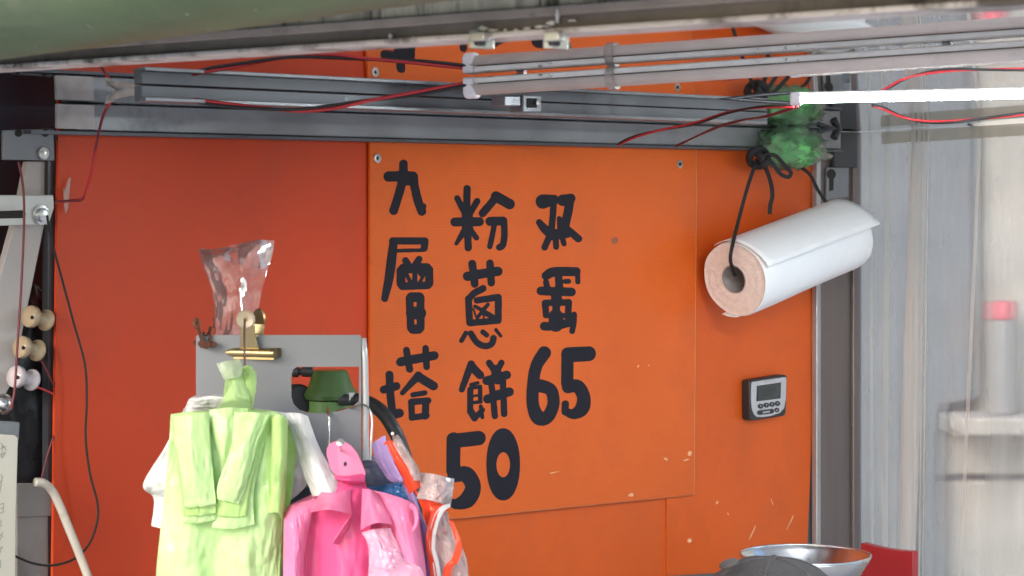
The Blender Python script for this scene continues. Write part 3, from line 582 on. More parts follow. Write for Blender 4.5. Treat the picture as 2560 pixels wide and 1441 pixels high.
mb.add(v2, [[i * n_ + k, i * n_ + (k + 1) % n_, ((i + 1) % 4) * n_ + (k + 1) % n_, ((i + 1) % 4) * n_ + k] for i in range(4) for k in range(n_)]); mb.build('core_tube', 'cardboard', roll, smooth='auto')
mb = MB(); rows = []
for i in range(15):
    t = i / 14; row = []
    for j in range(21):
        u = j / 20; a = R(-30) + t * R(103 + 2 * u); h = -.0005 + u * LN + (.004 * t * u)
        lift = .0012 + .014 * max(0, t - .5) ** 1.5 * 2 + .008 * max(0, t - .6) * max(0, u - .75) * 4
        row.append(c1 + ax * h + (rx_ * math.cos(a) + ry_ * math.sin(a)) * (RR * 1.012 + lift))
    rows.append(row)
mb.grid(rows); mb.build('loose_sheet', 'paper', roll, smooth=True, solid=.0005)
mb = MB(); rows = []
for i in range(5):
    a = R(182 + i * 7); rows.append([c1 + ax * (h * .02 - .001) + (rx_ * math.cos(a) + ry_ * math.sin(a)) * (RR + .001 + .0045 * i / 4 * (1 - h * .25)) for h in range(5)])
mb.grid(rows); mb.build('torn_corner', 'paper', roll, smooth=True, solid=.0005)
ck = thing('hanging_cord', 'flat black cord tied in a bow, holding up the paper towel roll', 'cord', wl(1900, 400, .035))
def ribbon(name, pts, wd, fn=wl, par=ck, th=.0014):
    P = [fn(p.x, p.y, p.z) for p in cr(pts, 8)]; mb = MB(); vs = []
    for i, p in enumerate(P):
        t = (P[min(i + 1, len(P) - 1)] - P[max(i - 1, 0)]).normalized(); x = t.cross(Vector((0, 1, 0))).normalized() * wd / 2; y = t.cross(x).normalized() * th / 2
        vs += [p - x - y, p + x - y, p + x + y, p - x + y]
    fs = [[i * 4 + k, i * 4 + (k + 1) % 4, i * 4 + 4 + (k + 1) % 4, i * 4 + 4 + k] for i in range(len(P) - 1) for k in range(4)] + [[3, 2, 1, 0], [len(vs) - 4 + k for k in range(4)]]
    mb.add(vs, fs); return mb.build(name, 'black_cord', par, bevel=.0004)
ribbon('left_strand', [(1893, 398, .07), (1870, 465, .072), (1848, 545, .07), (1832, 610, .085), (1826, 645, .086), (1830, 668, .08), (1838, 690, .072)], .0052)
ribbon('right_strand', [(1898, 392, .03), (1960, 405, .03), (2018, 430, .04), (2044, 474, .05), (2066, 508, .06)], .005)
mb = MB(); c0 = wl(1896, 394, .072)
mb.tube([c0 + Vector((.016 * math.cos(t) * .8, .008 * math.sin(2 * t), .012 * math.sin(t))) for t in [2 * math.pi * k / 24 for k in range(25)]], .0055, 8)
mb.tube([c0 + Vector((-.008, 0, .012)), c0 + Vector((.004, -.008, 0)), c0 + Vector((.006, 0, -.012))], .006, 8); mb.build('knot', 'black_cord', ck, smooth=True)
ribbon('bow_loop', [(1905, 392, .08), (1935, 388, .088), (1960, 412, .092), (1977, 432, .092), (1970, 443, .09), (1950, 434, .088), (1932, 410, .084), (1916, 396, .08)], .0058)
ribbon('tail', [(1902, 398, .048), (1918, 430, .055), (1928, 462, .056), (1931, 490, .056), (1926, 512, .055), (1924, 536, .055)], .0062)

# ================================================================== crumpled green bag wedged behind the beam
gb = thing('green_plastic_bag', 'crumpled green and clear plastic bag stuffed under the ceiling above the paper roll', 'plastic bag', wl(1975, 425, .06))
def crumple(c, rx, ry, rz, seed, amp, n=36, m=22, spike=.0):
    mb = MB(); rows = []
    for i in range(m + 1):
        ph = math.pi * i / m; row = []
        for j in range(n + 1):
            th = 2 * math.pi * (j % n) / n; d = Vector((math.sin(ph) * math.cos(th), math.sin(ph) * math.sin(th), math.cos(ph)))
            k = 1 + amp * (noise.noise(d * 2.2 + Vector((seed, 0, 0))) + .7 * (1 - 2 * abs(noise.noise(d * 4.1 + Vector((0, seed, 0))))) * .6 + .35 * noise.noise(d * 9 + Vector((seed, seed, 0)))) + spike * max(0, noise.noise(d * 3.3 + Vector((0, 0, seed)))) ** 1.2
            row.append(Vector(c) + SD * d.x * rx * k + QN * d.y * ry * k + Vector((0, 0, d.z * rz * k)))
        rows.append(row)
    mb.grid(rows); return mb
crumple(wl(1985, 370, .05), .052, .022, .025, 1.7, .24).build('bundle', 'green_film', gb, smooth=True)
crumple(wl(1990, 376, .055), .042, .020, .017, 4.7, .4).build('inner_fold', 'green_film', gb, smooth=True)
crumple(wl(1982, 368, .05), .062, .025, .027, 9.1, .26, spike=.7).build('clear_wrap', 'green_clear', gb, smooth=True)

# ================================================================== tube lamps under the ceiling
def lamp(name, label, x0, y0, D0, x1, y1, D1, wdt, lit):
    a, b = pt(x0, y0, D0), pt(x1, y1, D1); t = (b - a).normalized(); b = b + t * .25; LNb = (b - a).length
    u = Vector((0, 0, 1)); u = (u - t * u.dot(t)).normalized(); sd_ = t.cross(u)
    if sd_.y > 0: sd_ = -sd_        # towards the viewer
    root = thing(name, label, 'tube light', a + (b - a) / 2 - u * wdt * .5, 'tube lights under the ceiling')
    def bar(nm, m, cu, cs, hu, hs, l0=0., l1=None, bevel=.0008, par=root):
        l1 = LNb if l1 is None else l1; mb = MB(); c0 = a + u * cu + sd_ * cs
        mb.box(c0 + t * (l0 + l1) / 2, t * (l1 - l0) / 2, u * hu, sd_ * hs); return mb.build(nm, m, par, bevel=bevel)
    h = wdt / 2
    bar('mounting_channel', 'fixture', h * .62, -h * .1, h * .36, h * .8, .012)
    bar('circuit_strip', 'pcb', h * .60, h * .76, h * .26, h * .05, .016, bevel=.0003)
    bar('dust_line', 'groove', h * .27, h * .74, h * .05, h * .05, .016, bevel=0)
    def half(r0, r1, l0, l1, n=14):
        mb = MB(); rows = []
        for l in (l0, l1):
            rows.append([a + t * l + u * (h * .2 - math.sin(math.pi * k / n) * h * r0) + sd_ * (math.cos(math.pi * k / n) * h * r1) for k in range(n + 1)])
        mb.grid(rows); return mb
    if lit:
        mb = half(1., .8, .006, LNb - .006); 
        mb.build('lit_diffuser', 'led', root, smooth=True, solid=.001)
    else:
        half(1.10, .95, .008, LNb - .006).build('tube_diffuser', 'diffuser', root, smooth=True, solid=.001)
        mb = MB(); mb.tube([a + t * .152, a + t * .160], h * 1.28, 20); mb.build('joint_ring', 'tube_cover', root, smooth='auto')
    ql = lambda p: (p.xy - O).dot(NV)
    for l in (.06, LNb * .6):        # hangers up to the ceiling
        p = a + t * l + u * h * .9; top = zc(ql(p)) - .0004
        mb = MB(); mb.box(Vector((p.x, p.y, (p.z + top) / 2)), t * .004, sd_ * .003, Vector((0, 0, (top - p.z) / 2))); mb.build('hanger', 'galv_dark', root)
    for l0, l1 in ((0, .0125), (LNb - .0125, LNb)):
        mb = MB(); P = []
        prof = [(-.95, .98), (-.95, -.6), (-.75, -1.0), (-.3, -1.2), (.3, -1.2), (.75, -1.0), (.95, -.6), (.95, .98)]
        mb.prism([a + t * l0 + sd_ * p[0] * h * 1.05 + u * p[1] * h * 1.05 for p in prof], t * (l1 - l0)); mb.build('end_cap', 'white_cap', root, bevel=.002)
    return root
lamp('tube_light', 'unlit dusty tube light with white end cap under the steel ceiling', 1166, 219, 2.208, 2560, 127, 1.958, .0178, False)
lamp('tube_light', 'lit white tube light glowing in front of the clear curtain', 1976, 246, 2.452, 2560, 233, 2.392, .0125, True)

# ================================================================== wiring
joint = thing('wire_joint', 'taped three-way wire joint stuck under the ceiling', 'wire joint', pt(320, 232, 2.28))
mb = MB(); mb.tube([pt(270, 250, 2.27), pt(296, 236, 2.265), pt(318, 226, 2.262), pt(345, 224, 2.262), pt(372, 230, 2.262)], [.0015, .0045, .0065, .0055, .002], 10)
mb.tube([pt(300, 216, 2.262), pt(322, 222, 2.262), pt(350, 226, 2.262)], [.003, .006, .004], 10); mb.build('tape_wrap', 'tape', joint, smooth=True)
patch('tape_end', [[(266, 240, 2.27), (280, 232, 2.268), (300, 222, 2.262)], [(262, 262, 2.272), (282, 254, 2.268), (306, 236, 2.26)]], 'tape', joint, n=5, wr=.001)
G = 'red and black wires strung under the ceiling'
def pair(label, P, r=.0017, off=4., ph=0., cols=('red_wire', 'black_rubber'), fn=pt, name='wire_pair', g=G):
    root = thing(name, label, 'wire', fn(*P[len(P) // 2]), None)
    Q = cr(P, 8)
    for k in (0, 1):
        pts = [Vector((p.x, p.y + off * math.sin(i * .16 + ph + math.pi * k), p.z + .0012 * math.cos(i * .16 + ph + math.pi * k))) for i, p in enumerate(Q)]
        mb = MB(); mb.tube([fn(p.x, p.y, p.z) for p in pts], r, 7); mb.build('wire', cols[k], root, smooth=True)
    return root
pair('red and black wire pair sagging from the taped joint to the unlit tube light', [(360, 232, 2.262), (430, 240, 2.26), (500, 254, 2.25), (600, 266, 2.25), (730, 276, 2.24), (830, 268, 2.23), (920, 252, 2.22), (1040, 234, 2.21), (1170, 210, 2.2)], ph=1.6)
pair('red and black wire dropping from the taped joint down the orange wall', [(283, 246, 2.272), (262, 280, 2.28), (250, 318, 2.30), (240, 370, 2.32), (226, 440, 2.34), (212, 480, 2.36), (203, 499, 2.37), (180, 502, 2.38), (140, 506, 2.40)], r=.0014, off=1.5, ph=.4, cols=('dark_red_wire', 'red_wire'))
pair('red and black wires rising from the beam to the lit tube light', [(1545, 362, 2.74), (1580, 345, 2.72), (1640, 328, 2.70), (1740, 308, 2.66), (1820, 282, 2.6), (1900, 268, 2.54), (1985, 266, 2.5)], r=.0014, off=2, ph=.5)
pair('thin dark red wires looping below the rail to the lit tube light', [(1690, 366, 2.86), (1740, 342, 2.80), (1800, 316, 2.72), (1860, 300, 2.64), (1920, 290, 2.56), (1996, 266, 2.5)], r=.0012, off=1.5, ph=2, cols=('dark_red_wire', 'dark_red_wire'))
pair('red and black wire pair hanging across the clear curtain', [(2180, 264, 2.75), (2210, 272, 2.75), (2260, 294, 2.74), (2320, 305, 2.73), (2390, 304, 2.71), (2480, 294, 2.69), (2600, 280, 2.66)], r=.0015, off=2.2, ph=.3)
wire('black_cable', [(1560, 232, 2.62), (1680, 234, 2.64), (1778, 242, 2.65), (1880, 252, 2.66), (1975, 258, 2.67)], .0022, 'black_rubber', label='thin straight black cable clipped under the ceiling beside the rail', cat='cable')
wire('thin_black_cable', [(118, 540, .03), (126, 590, .02), (150, 680, .018), (185, 810, .018), (212, 910, .02), (217, 1000, .02), (214, 1090, .02), (224, 1180, .02), (244, 1260, .022), (242, 1310, .024), (222, 1362, .026), (185, 1398, .028), (130, 1414, .03), (80, 1408, .03), (36, 1390, .03)], .0013, 'dark_hole', fn=wl, label='thin black cable looping down the left orange sheet', cat='cable')
wire('power_cable', [(88, 1206, .045), (108, 1208, .045), (128, 1224, .042), (148, 1262, .04), (170, 1316, .038), (196, 1380, .036), (226, 1460, .034), (250, 1540, .03)], .0046, 'white_cable', fn=wl, label='thick off-white power cord curving down the left orange sheet', cat='cord')
wire('red_wire', [(46, 404, .03), (58, 470, .032), (60, 560, .032), (54, 700, .03), (44, 860, .03), (36, 980, .03), (26, 1020, .03)], .0013, 'dark_red_wire', fn=wl, label='single dark red wire running down the leaning brace', cat='wire')
wire('short_red_wire', [(100, 898, .0), (118, 930, .0), (134, 966, .0)], .001, 'dark_red_wire', fn=wl, label='short red wire from the middle insulator to the wall edge', cat='wire')
wire('short_red_wire', [(84, 966, .0), (108, 974, .0), (134, 986, .0)], .0012, 'red_wire', fn=wl, label='short red wire from the white insulator to the wall edge', cat='wire')
wire('short_red_wire', [(134, 1090, .0), (118, 1140, .0), (104, 1196, .0)], .001, 'dark_red_wire', fn=wl, label='short red wire in front of the black bag above the grey box', cat='wire')
# clear spike of tape on the sheet
mb = MB(); mb.prism([wl(x, y, .006) for x, y in ((160, 470), (163, 478), (172, 450), (176, 442), (178, 448), (174, 482), (172, 520), (165, 534), (162, 510))], NV.to_3d() * -.002); mb.build('cable_tie', 'tube_cover', label='clear plastic cable tie on the edge of the left orange sheet', cat='cable tie', bevel=.0004)

# ================================================================== left edge clutter
gi = 'spool insulators beside the brace'
for nm, lab, x, y, m in (('spool_insulator', 'cream spool insulator at the top of the row beside the brace', 94, 796, 'porcelain'), ('spool_insulator', 'cream spool insulator between another cream one and the white one', 72, 872, 'porcelain'), ('spool_insulator', 'white spool insulator below the two cream ones', 58, 946, 'porcelain_white')):
    ax_ = (SD * .80 + NV.to_3d() * -.10 + Vector((0, 0, -.18))).normalized(); c0 = wl(x, y, .004) - ax_ * .010
    root = thing(nm, lab, 'insulator', c0 - Vector((0, 0, .012)), gi)
    mb = MB(); mb.lathe(c0 - ax_ * .004, ax_, [(.002, 0), (.0108, .0004), (.0118, .003), (.0116, .008), (.0072, .012), (.0066, .019), (.0074, .0215), (.0112, .024), (.0116, .027), (.0105, .029), (.003, .0292)], 22); bd = mb.build('body', m, root, smooth=True)
    mb = MB(); pc = wl(x - 14, y - 2, .0165); mb.lathe(pc, NV.to_3d(), [(.0022, 0), (.0022, .0006)], 10); mb.build('hole', 'dark_hole', root)
    mb = MB(); mb.tube([c0 + ax_ * .004, c0 + ax_ * .004 - NV.to_3d() * .02], .002, 8); mb.build('pin', 'steel', root)
mb = MB(); mb.lathe(wl(14, 1012, .02) - NV.to_3d() * .01, NV.to_3d(), [(.002, -.004), (.009, -.002), (.0115, .004), (.0105, .010), (.006, .0145), (.001, .016)], 20); mb.build('round_bolt', 'steel', label='round-headed metal bolt above the cream board', cat='bolt', smooth=True)
cb = thing('cream_board', 'cream board with faint pencil characters at the left edge', 'board', wl(0, 1700, .05))
mb = MB(); mb.prism([wl(x, y, .055) for x, y in ((-160, 1082), (38, 1088), (46, 1096), (40, 1300), (34, 2120), (-160, 2120))], NV.to_3d() * -.006); mb.build('panel', 'cream_board', cb, bevel=.001)
mb = MB()
def pl_(a, b, w_=1.6):
    A_ = Vector(a); B_ = Vector(b); d = (B_ - A_).normalized(); n = Vector((-d.y, d.x)) * w_ / 2
    mb.add([wl(*(A_ + n), .0554), wl(*(B_ + n), .0554), wl(*(B_ - n), .0554), wl(*(A_ - n), .0554)], [[0, 1, 2, 3]])
for a, b in (((2, 1108), (16, 1126)), ((0, 1122), (16, 1116)), ((6, 1112), (4, 1146)), ((0, 1138), (13, 1132)), ((14, 1130), (6, 1144)),
             ((2, 1186), (6, 1196)), ((6, 1190), (0, 1230)), ((0, 1206), (7, 1200)), ((4, 1232), (2, 1232)), ((-4, 1190), (-2, 1228)),
             ((0, 1262), (9, 1258)), ((9, 1258), (8, 1282)), ((0, 1272), (8, 1270)), ((0, 1284), (8, 1280)), ((3, 1300), (2, 1318)), ((7, 1330), (0, 1352)), ((0, 1336), (8, 1344)), ((4, 1366), (0, 1384)), ((0, 1372), (8, 1368)), ((2, 1400), (1, 1420))):
    pl_(a, b)
mb.build('writing', 'pencil', cb)
mb = MB(); mb.prism([wl(x, y, .047) for x, y in ((-160, 1048), (50, 1056), (48, 1100), (-160, 1100))], NV.to_3d() * -.012); mb.build('top_clamp', 'grey_paint', cb, bevel=.001)
# dark sheet added to fill the void on the left, black bag and grey box in front of it
mb = MB(); rows = []
for i in range(13):
    rows.append([L(sw(165, -.10) - 1.1 + j * .1, -.10 + .012 * noise.noise(Vector((j * .6, i * .2, 2))), GZ + i * (2.1 - GZ) / 12) for j in range(12)])
mb.grid(rows); mb.build('void_backing', 'void_dark', smooth=True, solid=.002, label='dark tarpaulin added to fill the dark void left of the orange wall', cat='backing')
mb = crumple(wl(80, 1010, -.045), .055, .022, .115, 3.3, .22); mb.build('black_plastic_bag', 'black_bag', smooth=True, label='black plastic bag hanging behind the insulators', cat='plastic bag')
bxr = thing('grey_box', 'dirty grey box standing left of the orange sheet under the black bag', 'box', wl(90, 1900, -.02))
mb = MB(); mb.prism([wl(x, y, -.006) for x, y in ((40, 1214), (128, 1212), (122, 2000), (40, 2000))], NV.to_3d() * -.03); mb.build('body', 'concrete_box', bxr, bevel=.002)
mb = MB(); mb.prism([wl(x, y, -.0045) for x, y in ((42, 1210), (132, 1208), (130, 1290), (42, 1294))], NV.to_3d() * -.0013); mb.build('lid', 'concrete_box', bxr, bevel=.0006)

# ================================================================== grey plate with hand hole, clips, clear bag
DB = 2.2
gp = thing('grey_plate', 'grey plate with a rounded hand hole standing in front of the left orange sheet', 'plate', pt(700, 2180, DB))
def holed(outer, holes, D, th, nm, m, par, bevel=0):
    bm = bmesh.new(); ed = []
    for lp_ in [outer] + holes:
        vs = [bm.verts.new(pt(x, y, D) - ORG[par]) for x, y in lp_]
        for i in range(len(vs)): ed.append(bm.edges.new((vs[i], vs[(i + 1) % len(vs)])))
    bmesh.ops.triangle_fill(bm, use_beauty=True, use_dissolve=False, edges=ed)
    g = bmesh.ops.extrude_face_region(bm, geom=list(bm.faces)); bmesh.ops.translate(bm, vec=(0, th, 0), verts=[v for v in g['geom'] if isinstance(v, bmesh.types.BMVert)])
    bmesh.ops.recalc_face_normals(bm, faces=bm.faces); me = bpy.data.meshes.new(nm); bm.to_mesh(me); bm.free(); me.materials.append(M[m])
    o = bpy.data.objects.new(nm, me); C.objects.link(o); o.parent = par; ORG[o] = ORG[par]; return o
hole = [(728, 940), (732, 925), (742, 918), (898, 917), (897, 1004), (880, 1018), (850, 1028), (812, 1034), (772, 1033), (748, 1026), (734, 1012), (728, 994)]
holed([(490, 842), (494, 838), (900, 838), (903, 842), (903, 2180), (490, 2180)], [hole], DB, .003, 'plate', 'board_grey', gp)
mb = MB(); mb.tube([pt(907, 846, DB + .004), pt(912, 900, DB + .004), pt(914, 1000, DB + .004), pt(914, 2180, DB + .004)], .0034, 10); mb.build('rounded_edge', 'board_edge', gp, smooth=True)

def bulldog(name, label, x, y, D, sc_, mcol, turn):
    root = thing(name, label, 'clip', pt(x, y, D), 'bulldog clips on the grey plate'); c0 = pt(x, y, D); u = sc_ * D / F
    rt = Vector((math.cos(turn), math.sin(turn), 0)); up = Vector((0, 0, 1)); fw = Vector((math.sin(turn), -math.cos(turn), 0))
    def P(a, b, c=0): return c0 + rt * a * u + up * b * u + fw * c * u
    mb = MB(); mb.lathe(P(-70, -2, 4), rt, [(8, 0), (11, 1), (11, 139), (8, 140)], 16); mb.v = [Vector(v) for v in mb.v]
    mb = MB(); mb.tube([P(-70, 0, 5), P(70, 0, 5)], 12 * u, 14); mb.hexa([P(-68, -16, 4), P(68, -16, 4), P(68, -16, 10), P(-68, -16, 10)], [P(-68, -4, 4), P(68, -4, 4), P(68, -4, 10), P(-68, -4, 10)]); mb.build('front_jaw', mcol, root, smooth='auto')
    mb = MB(); mb.tube([P(-70, 0, -22), P(70, 0, -22)], 12 * u, 14); mb.build('back_jaw', mcol, root, smooth='auto')
    for c, nm in ((2, 'front_lever'), (-19, 'back_lever')):
        s = 1 if c > 0 else -1; mb = MB()
        prof = [(-30, 0), (30, 0), (24, 20), (20, 45), (22, 70), (-22, 70), (-20, 45), (-24, 20)]
        mb.prism([P(a, b, c + s * b * .25) for a, b in prof], fw * 3 * u); mb.build(nm, mcol, root, bevel=.0004)
        mb = MB(); mb.lathe(P(0, 84, c + s * 26), rt * .35 + fw * s, [(20 * u, -3 * u), (24 * u, 0), (20 * u, 4 * u), (14 * u, 2 * u), (6 * u, 1 * u), (6 * u, -3 * u)], 20); mb.build('lever_eye', 'eye_cream' if (c > 0 and mcol == 'brass') else mcol, root, smooth='auto')
    mb = MB(); mb.tube([P(-14, 40, -8), P(14, 40, -8)], 8 * u, 10); mb.build('spring', mcol, root, smooth=True)
    return root
bulldog('bulldog_clip', 'brass bulldog clip holding a wire hook on the top of the grey plate', 627, 882, DB - .002, 1.0, 'brass', R(-20))
bulldog('bulldog_clip', 'rusty reddish-brown bulldog clip on the corner of the grey plate', 508, 860, DB - .002, .62, 'rust', R(-62))
wire('hook_wire', [(612, 800, 2.165), (611, 850, 2.15), (612, 905, 2.14), (616, 960, 2.13)], .0011, 'rust_wire', label='rusty wire hook hanging from the brass clip', cat='hook')
patch('clear_plastic_bag', [[(496, 622, 2.26), (540, 622, 2.25), (590, 612, 2.26), (640, 600, 2.25), (686, 602, 2.26)], [(508, 665, 2.25), (545, 655, 2.235), (590, 640, 2.25), (632, 640, 2.235), (680, 640, 2.26)], [(530, 725, 2.25), (560, 715, 2.24), (592, 700, 2.235), (620, 700, 2.245), (662, 700, 2.25)], [(538, 790, 2.24), (565, 780, 2.235), (595, 780, 2.23), (620, 780, 2.235), (645, 780, 2.24)], [(535, 850, 2.225), (560, 850, 2.22), (590, 850, 2.215), (615, 850, 2.22), (640, 850, 2.225)]], 'clear_bag', n=8, wr=.004, ws=6, seed=3, solid=0, label='empty clear plastic bag sticking up behind the two bulldog clips', cat='plastic bag')

# ================================================================== gas regulator and hose behind the plate
gr = thing('gas_regulator', 'green gas regulator with dark knob seen through the hand hole', 'gas regulator', pt(820, 1040, 2.36))
cD = 2.36; pu = cD / F
c0 = pt(826, 990, cD)
mb = MB(); mb.lathe(c0, (0, 0, 1), [(54 * pu, -10 * pu), (66 * pu, -6 * pu), (70 * pu, 4 * pu), (66 * pu, 14 * pu), (58 * pu, 22 * pu), (44 * pu, 60 * pu), (38 * pu, 65 * pu), (4 * pu, 67 * pu)], 28); mb.build('dome', 'valve_green', gr, smooth='auto')
mb = MB(); mb.lathe(c0, (0, 0, 1), [(50 * pu, -46 * pu), (56 * pu, -40 * pu), (56 * pu, -11 * pu), (20 * pu, -10 * pu)], 24); mb.build('lower_body', 'valve_light', gr, smooth='auto')
mb = MB(); mb.lathe(pt(752, 930, cD), (1, 0, 0), [(10 * pu, -22 * pu), (14 * pu, -20 * pu), (14 * pu, -6 * pu), (9 * pu, -4 * pu), (9 * pu, 2 * pu), (13 * pu, 4 * pu), (13 * pu, 30 * pu), (10 * pu, 32 * pu)], 16); mb.build('lever_knob', 'dark_metal', gr, smooth='auto')
mb = MB(); mb.lathe(pt(744, 1000, cD - .01), (.5, -.8, 0), [(30 * pu, -30 * pu), (38 * pu, -22 * pu), (40 * pu, 4 * pu), (34 * pu, 12 * pu), (10 * pu, 14 * pu)], 24); mb.build('inlet_wheel', 'black_rubber', gr, smooth='auto')
mb = MB(); mb.tube([pt(850, 1000, cD - .02), pt(900, 1000, cD - .025)], 15 * pu, 14); ot = mb.build('outlet', 'dark_metal', gr, smooth='auto')
mb = MB(); mb.lathe(pt(874, 998, cD - .0224), (1, 0, 0), [(16 * pu, 0), (16 * pu, 12 * pu)], 14); mb.build('white_tag', 'tag_white', ot, smooth='auto')
mb = MB(); mb.lathe(c0, (0, 0, 1), [(14 * pu, -62 * pu), (14 * pu, -46.5 * pu)], 12); mb.build('stem', 'brass', gr, smooth='auto')
gc = thing('gas_cylinder', 'grey gas cylinder behind the grey plate under the green regulator', 'gas cylinder', Vector((c0.x, c0.y, Z0)))
hh = (c0.z - 62 * pu) - Z0
mb = MB(); mb.lathe(Vector((c0.x, c0.y, Z0)), (0, 0, 1), [(.08, 0), (.09, .01), (.09, hh - .09), (.07, hh - .05), (.03, hh - .03), (.02, hh - .001)], 28); mb.build('tank', 'grey_paint', gc, smooth='auto')
wire('gas_hose', [(888, 1000, cD - .026), (926, 1010, cD - .03), (958, 1034, cD - .04), (985, 1075, cD - .05), (1005, 1120, cD - .05), (1025, 1190, cD - .05), (1040, 1300, cD - .05), (1046, 1500, cD - .05)], .0072, 'black_rubber', n=14, label='thick black gas hose curving down behind the purple bags', cat='hose')
for lab, P in (('bent silver wire hook over the right edge of the grey plate', [(838, 1030, 2.24), (885, 1018, 2.19), (905, 1012, 2.18), (922, 1022, 2.17), (930, 1050, 2.165), (928, 1100, 2.16), (925, 1160, 2.15)]), ('straight silver wire hook hanging from the hand hole', [(820, 1020, 2.215), (820, 1036, 2.19), (823, 1050, 2.185), (822, 1080, 2.18), (820, 1130, 2.16)])):
    wire('wire_hook', P, .0011, 'zinc', label=lab, cat='hook')

# ================================================================== hanging bundles of plastic bags
def z1(X, Y, D): return (340 + X / 2.4807, 860 + Y / 2.4807, D)
def net(rows): return [[z1(*p) for p in r] for r in rows]
# white bags at the back
wb = thing('white_bag_bundle', 'bundle of white plastic bags hanging behind the green ones', 'plastic bags', pt(560, 1500, 2.12))
patch('back_sheet', net([[(300, 400, 2.13), (500, 360, 2.13), (760, 400, 2.13), (1000, 440, 2.13)], [(180, 640, 2.13), (500, 640, 2.12), (800, 640, 2.12), (1060, 620, 2.13)], [(45, 870, 2.12), (400, 860, 2.115), (800, 860, 2.12), (1060, 860, 2.13)], [(110, 960, 2.13), (400, 1000, 2.12), (800, 1000, 2.12), (950, 980, 2.13)], [(95, 1130, 2.13), (400, 1200, 2.12), (700, 1200, 2.12), (900, 1040, 2.13)]]), 'bag_white', wb, wr=.005, ws=9, seed=2)
patch('rolled_top', net([[(305, 400, 2.125), (420, 392, 2.12), (540, 392, 2.12)], [(330, 345, 2.12), (430, 330, 2.11), (545, 330, 2.11)], [(380, 316, 2.13), (460, 316, 2.13), (545, 318, 2.13)]]), 'bag_white', wb, wr=.002, seed=5)
patch('strap', net([[(930, 430, 2.10), (1000, 430, 2.095), (1060, 450, 2.10)], [(985, 600, 2.09), (1060, 600, 2.082), (1130, 640, 2.09)], [(1040, 800, 2.08), (1130, 780, 2.07), (1220, 800, 2.08)], [(1100, 945, 2.075), (1190, 935, 2.066), (1268, 905, 2.075)]]), 'bag_white', wb, wr=.003, ws=4, seed=8, solid=.002)
# green bags
gbn = thing('green_bag_bundle', 'thick bundle of pale green plastic bags hanging from the wire hook', 'plastic bags', pt(590, 1600, 2.07))
patch('back_sheet', net([[(250, 470, 2.10), (480, 430, 2.10), (700, 430, 2.10), (990, 520, 2.10)], [(200, 800, 2.10), (480, 800, 2.10), (700, 800, 2.10), (990, 720, 2.10)], [(150, 1441, 2.10), (480, 1441, 2.1), (700, 1441, 2.10), (900, 1441, 2.10)], [(130, 1900, 2.10), (480, 1900, 2.1), (700, 1900, 2.1), (890, 1900, 2.10)]]), 'bag_green_b', gbn, wr=.003, seed=4)
patch('front_sheet', net([[(222, 470, 2.085), (330, 425, 2.085), (500, 412, 2.085), (700, 405, 2.085), (850, 420, 2.085), (925, 465, 2.085)], [(216, 445, 2.072), (330, 440, 2.068), (500, 440, 2.062), (700, 435, 2.062), (850, 438, 2.066), (935, 470, 2.072)], [(205, 620, 2.060), (330, 610, 2.056), (500, 610, 2.05), (700, 600, 2.05), (850, 610, 2.056), (930, 620, 2.068)], [(180, 900, 2.062), (330, 900, 2.056), (500, 900, 2.05), (700, 900, 2.05), (850, 900, 2.056), (920, 900, 2.07)], [(150, 1180, 2.066), (320, 1180, 2.052), (500, 1190, 2.058), (680, 1190, 2.050), (830, 1190, 2.058), (905, 1180, 2.07)], [(125, 1441, 2.07), (300, 1441, 2.05), (500, 1441, 2.062), (680, 1441, 2.050), (800, 1441, 2.06), (890, 1441, 2.07)], [(110, 1900, 2.08), (300, 1900, 2.055), (500, 1900, 2.06), (680, 1900, 2.055), (800, 1900, 2.06), (880, 1900, 2.08)]]), 'bag_green', gbn, wr=.0035, ws=9, seed=6)
patch('rolled_side', net([[(838, 470, 2.055), (830, 800, 2.058), (800, 1050, 2.06)], [(860, 445, 2.04), (850, 800, 2.045), (820, 1050, 2.052)], [(905, 440, 2.04), (905, 800, 2.045), (880, 1050, 2.052)], [(938, 480, 2.055), (934, 800, 2.06), (910, 1100, 2.066)], [(925, 520, 2.075), (920, 800, 2.08), (905, 1100, 2.08)]]), 'bag_green_b', gbn, wr=.0015, seed=1)
for k, (dy, D, c) in enumerate(((110, 2.043, 'bag_green'), (60, 2.039, 'bag_green_b'), (0, 2.034, 'bag_green'))):
    patch('left_strap', net([[(222 + 4 * k, 452, D + .012), (340, 440, D + .004), (452, 425, D + .01)], [(240 + 8 * k, 640, D + .004), (350, 640, D - .002), (460, 620, D + .004)], [(270 + 8 * k, 850, D), (370, 850, D - .005), (482, 840, D + .002)], [(288 + 6 * k, 1000 + dy * .7, D), (390, 1000 + dy * .7, D - .004), (496, 985 + dy * .7, D)], [(298, 1008 + dy, D + .003), (395, 1002 + dy, D), (500, 985 + dy, D + .003)]]), c, gbn, wr=.0022, ws=5, seed=20 + k, solid=.001)
    patch('right_strap', net([[(650 - 20 * k, 420, D + .010), (750, 425, D + .004), (845 - 8 * k, 440, D + .012)], [(590, 640, D + .004), (680, 640, D - .002), (790 - 20 * k, 640, D + .006)], [(540 - 14 * k, 860 + dy * .5, D), (630, 865 + dy * .5, D - .004), (730 - 20 * k, 860 + dy * .5, D + .002)], [(505 - 45 * (2 - k) * .4, 965 + dy * 1.6, D + .002), (600, 985 + dy * 1.5, D), (645 + 45 * (2 - k), 1000 + dy * 1.1, D + .003)]]), c, gbn, wr=.0022, ws=5, seed=30 + k, solid=.001)
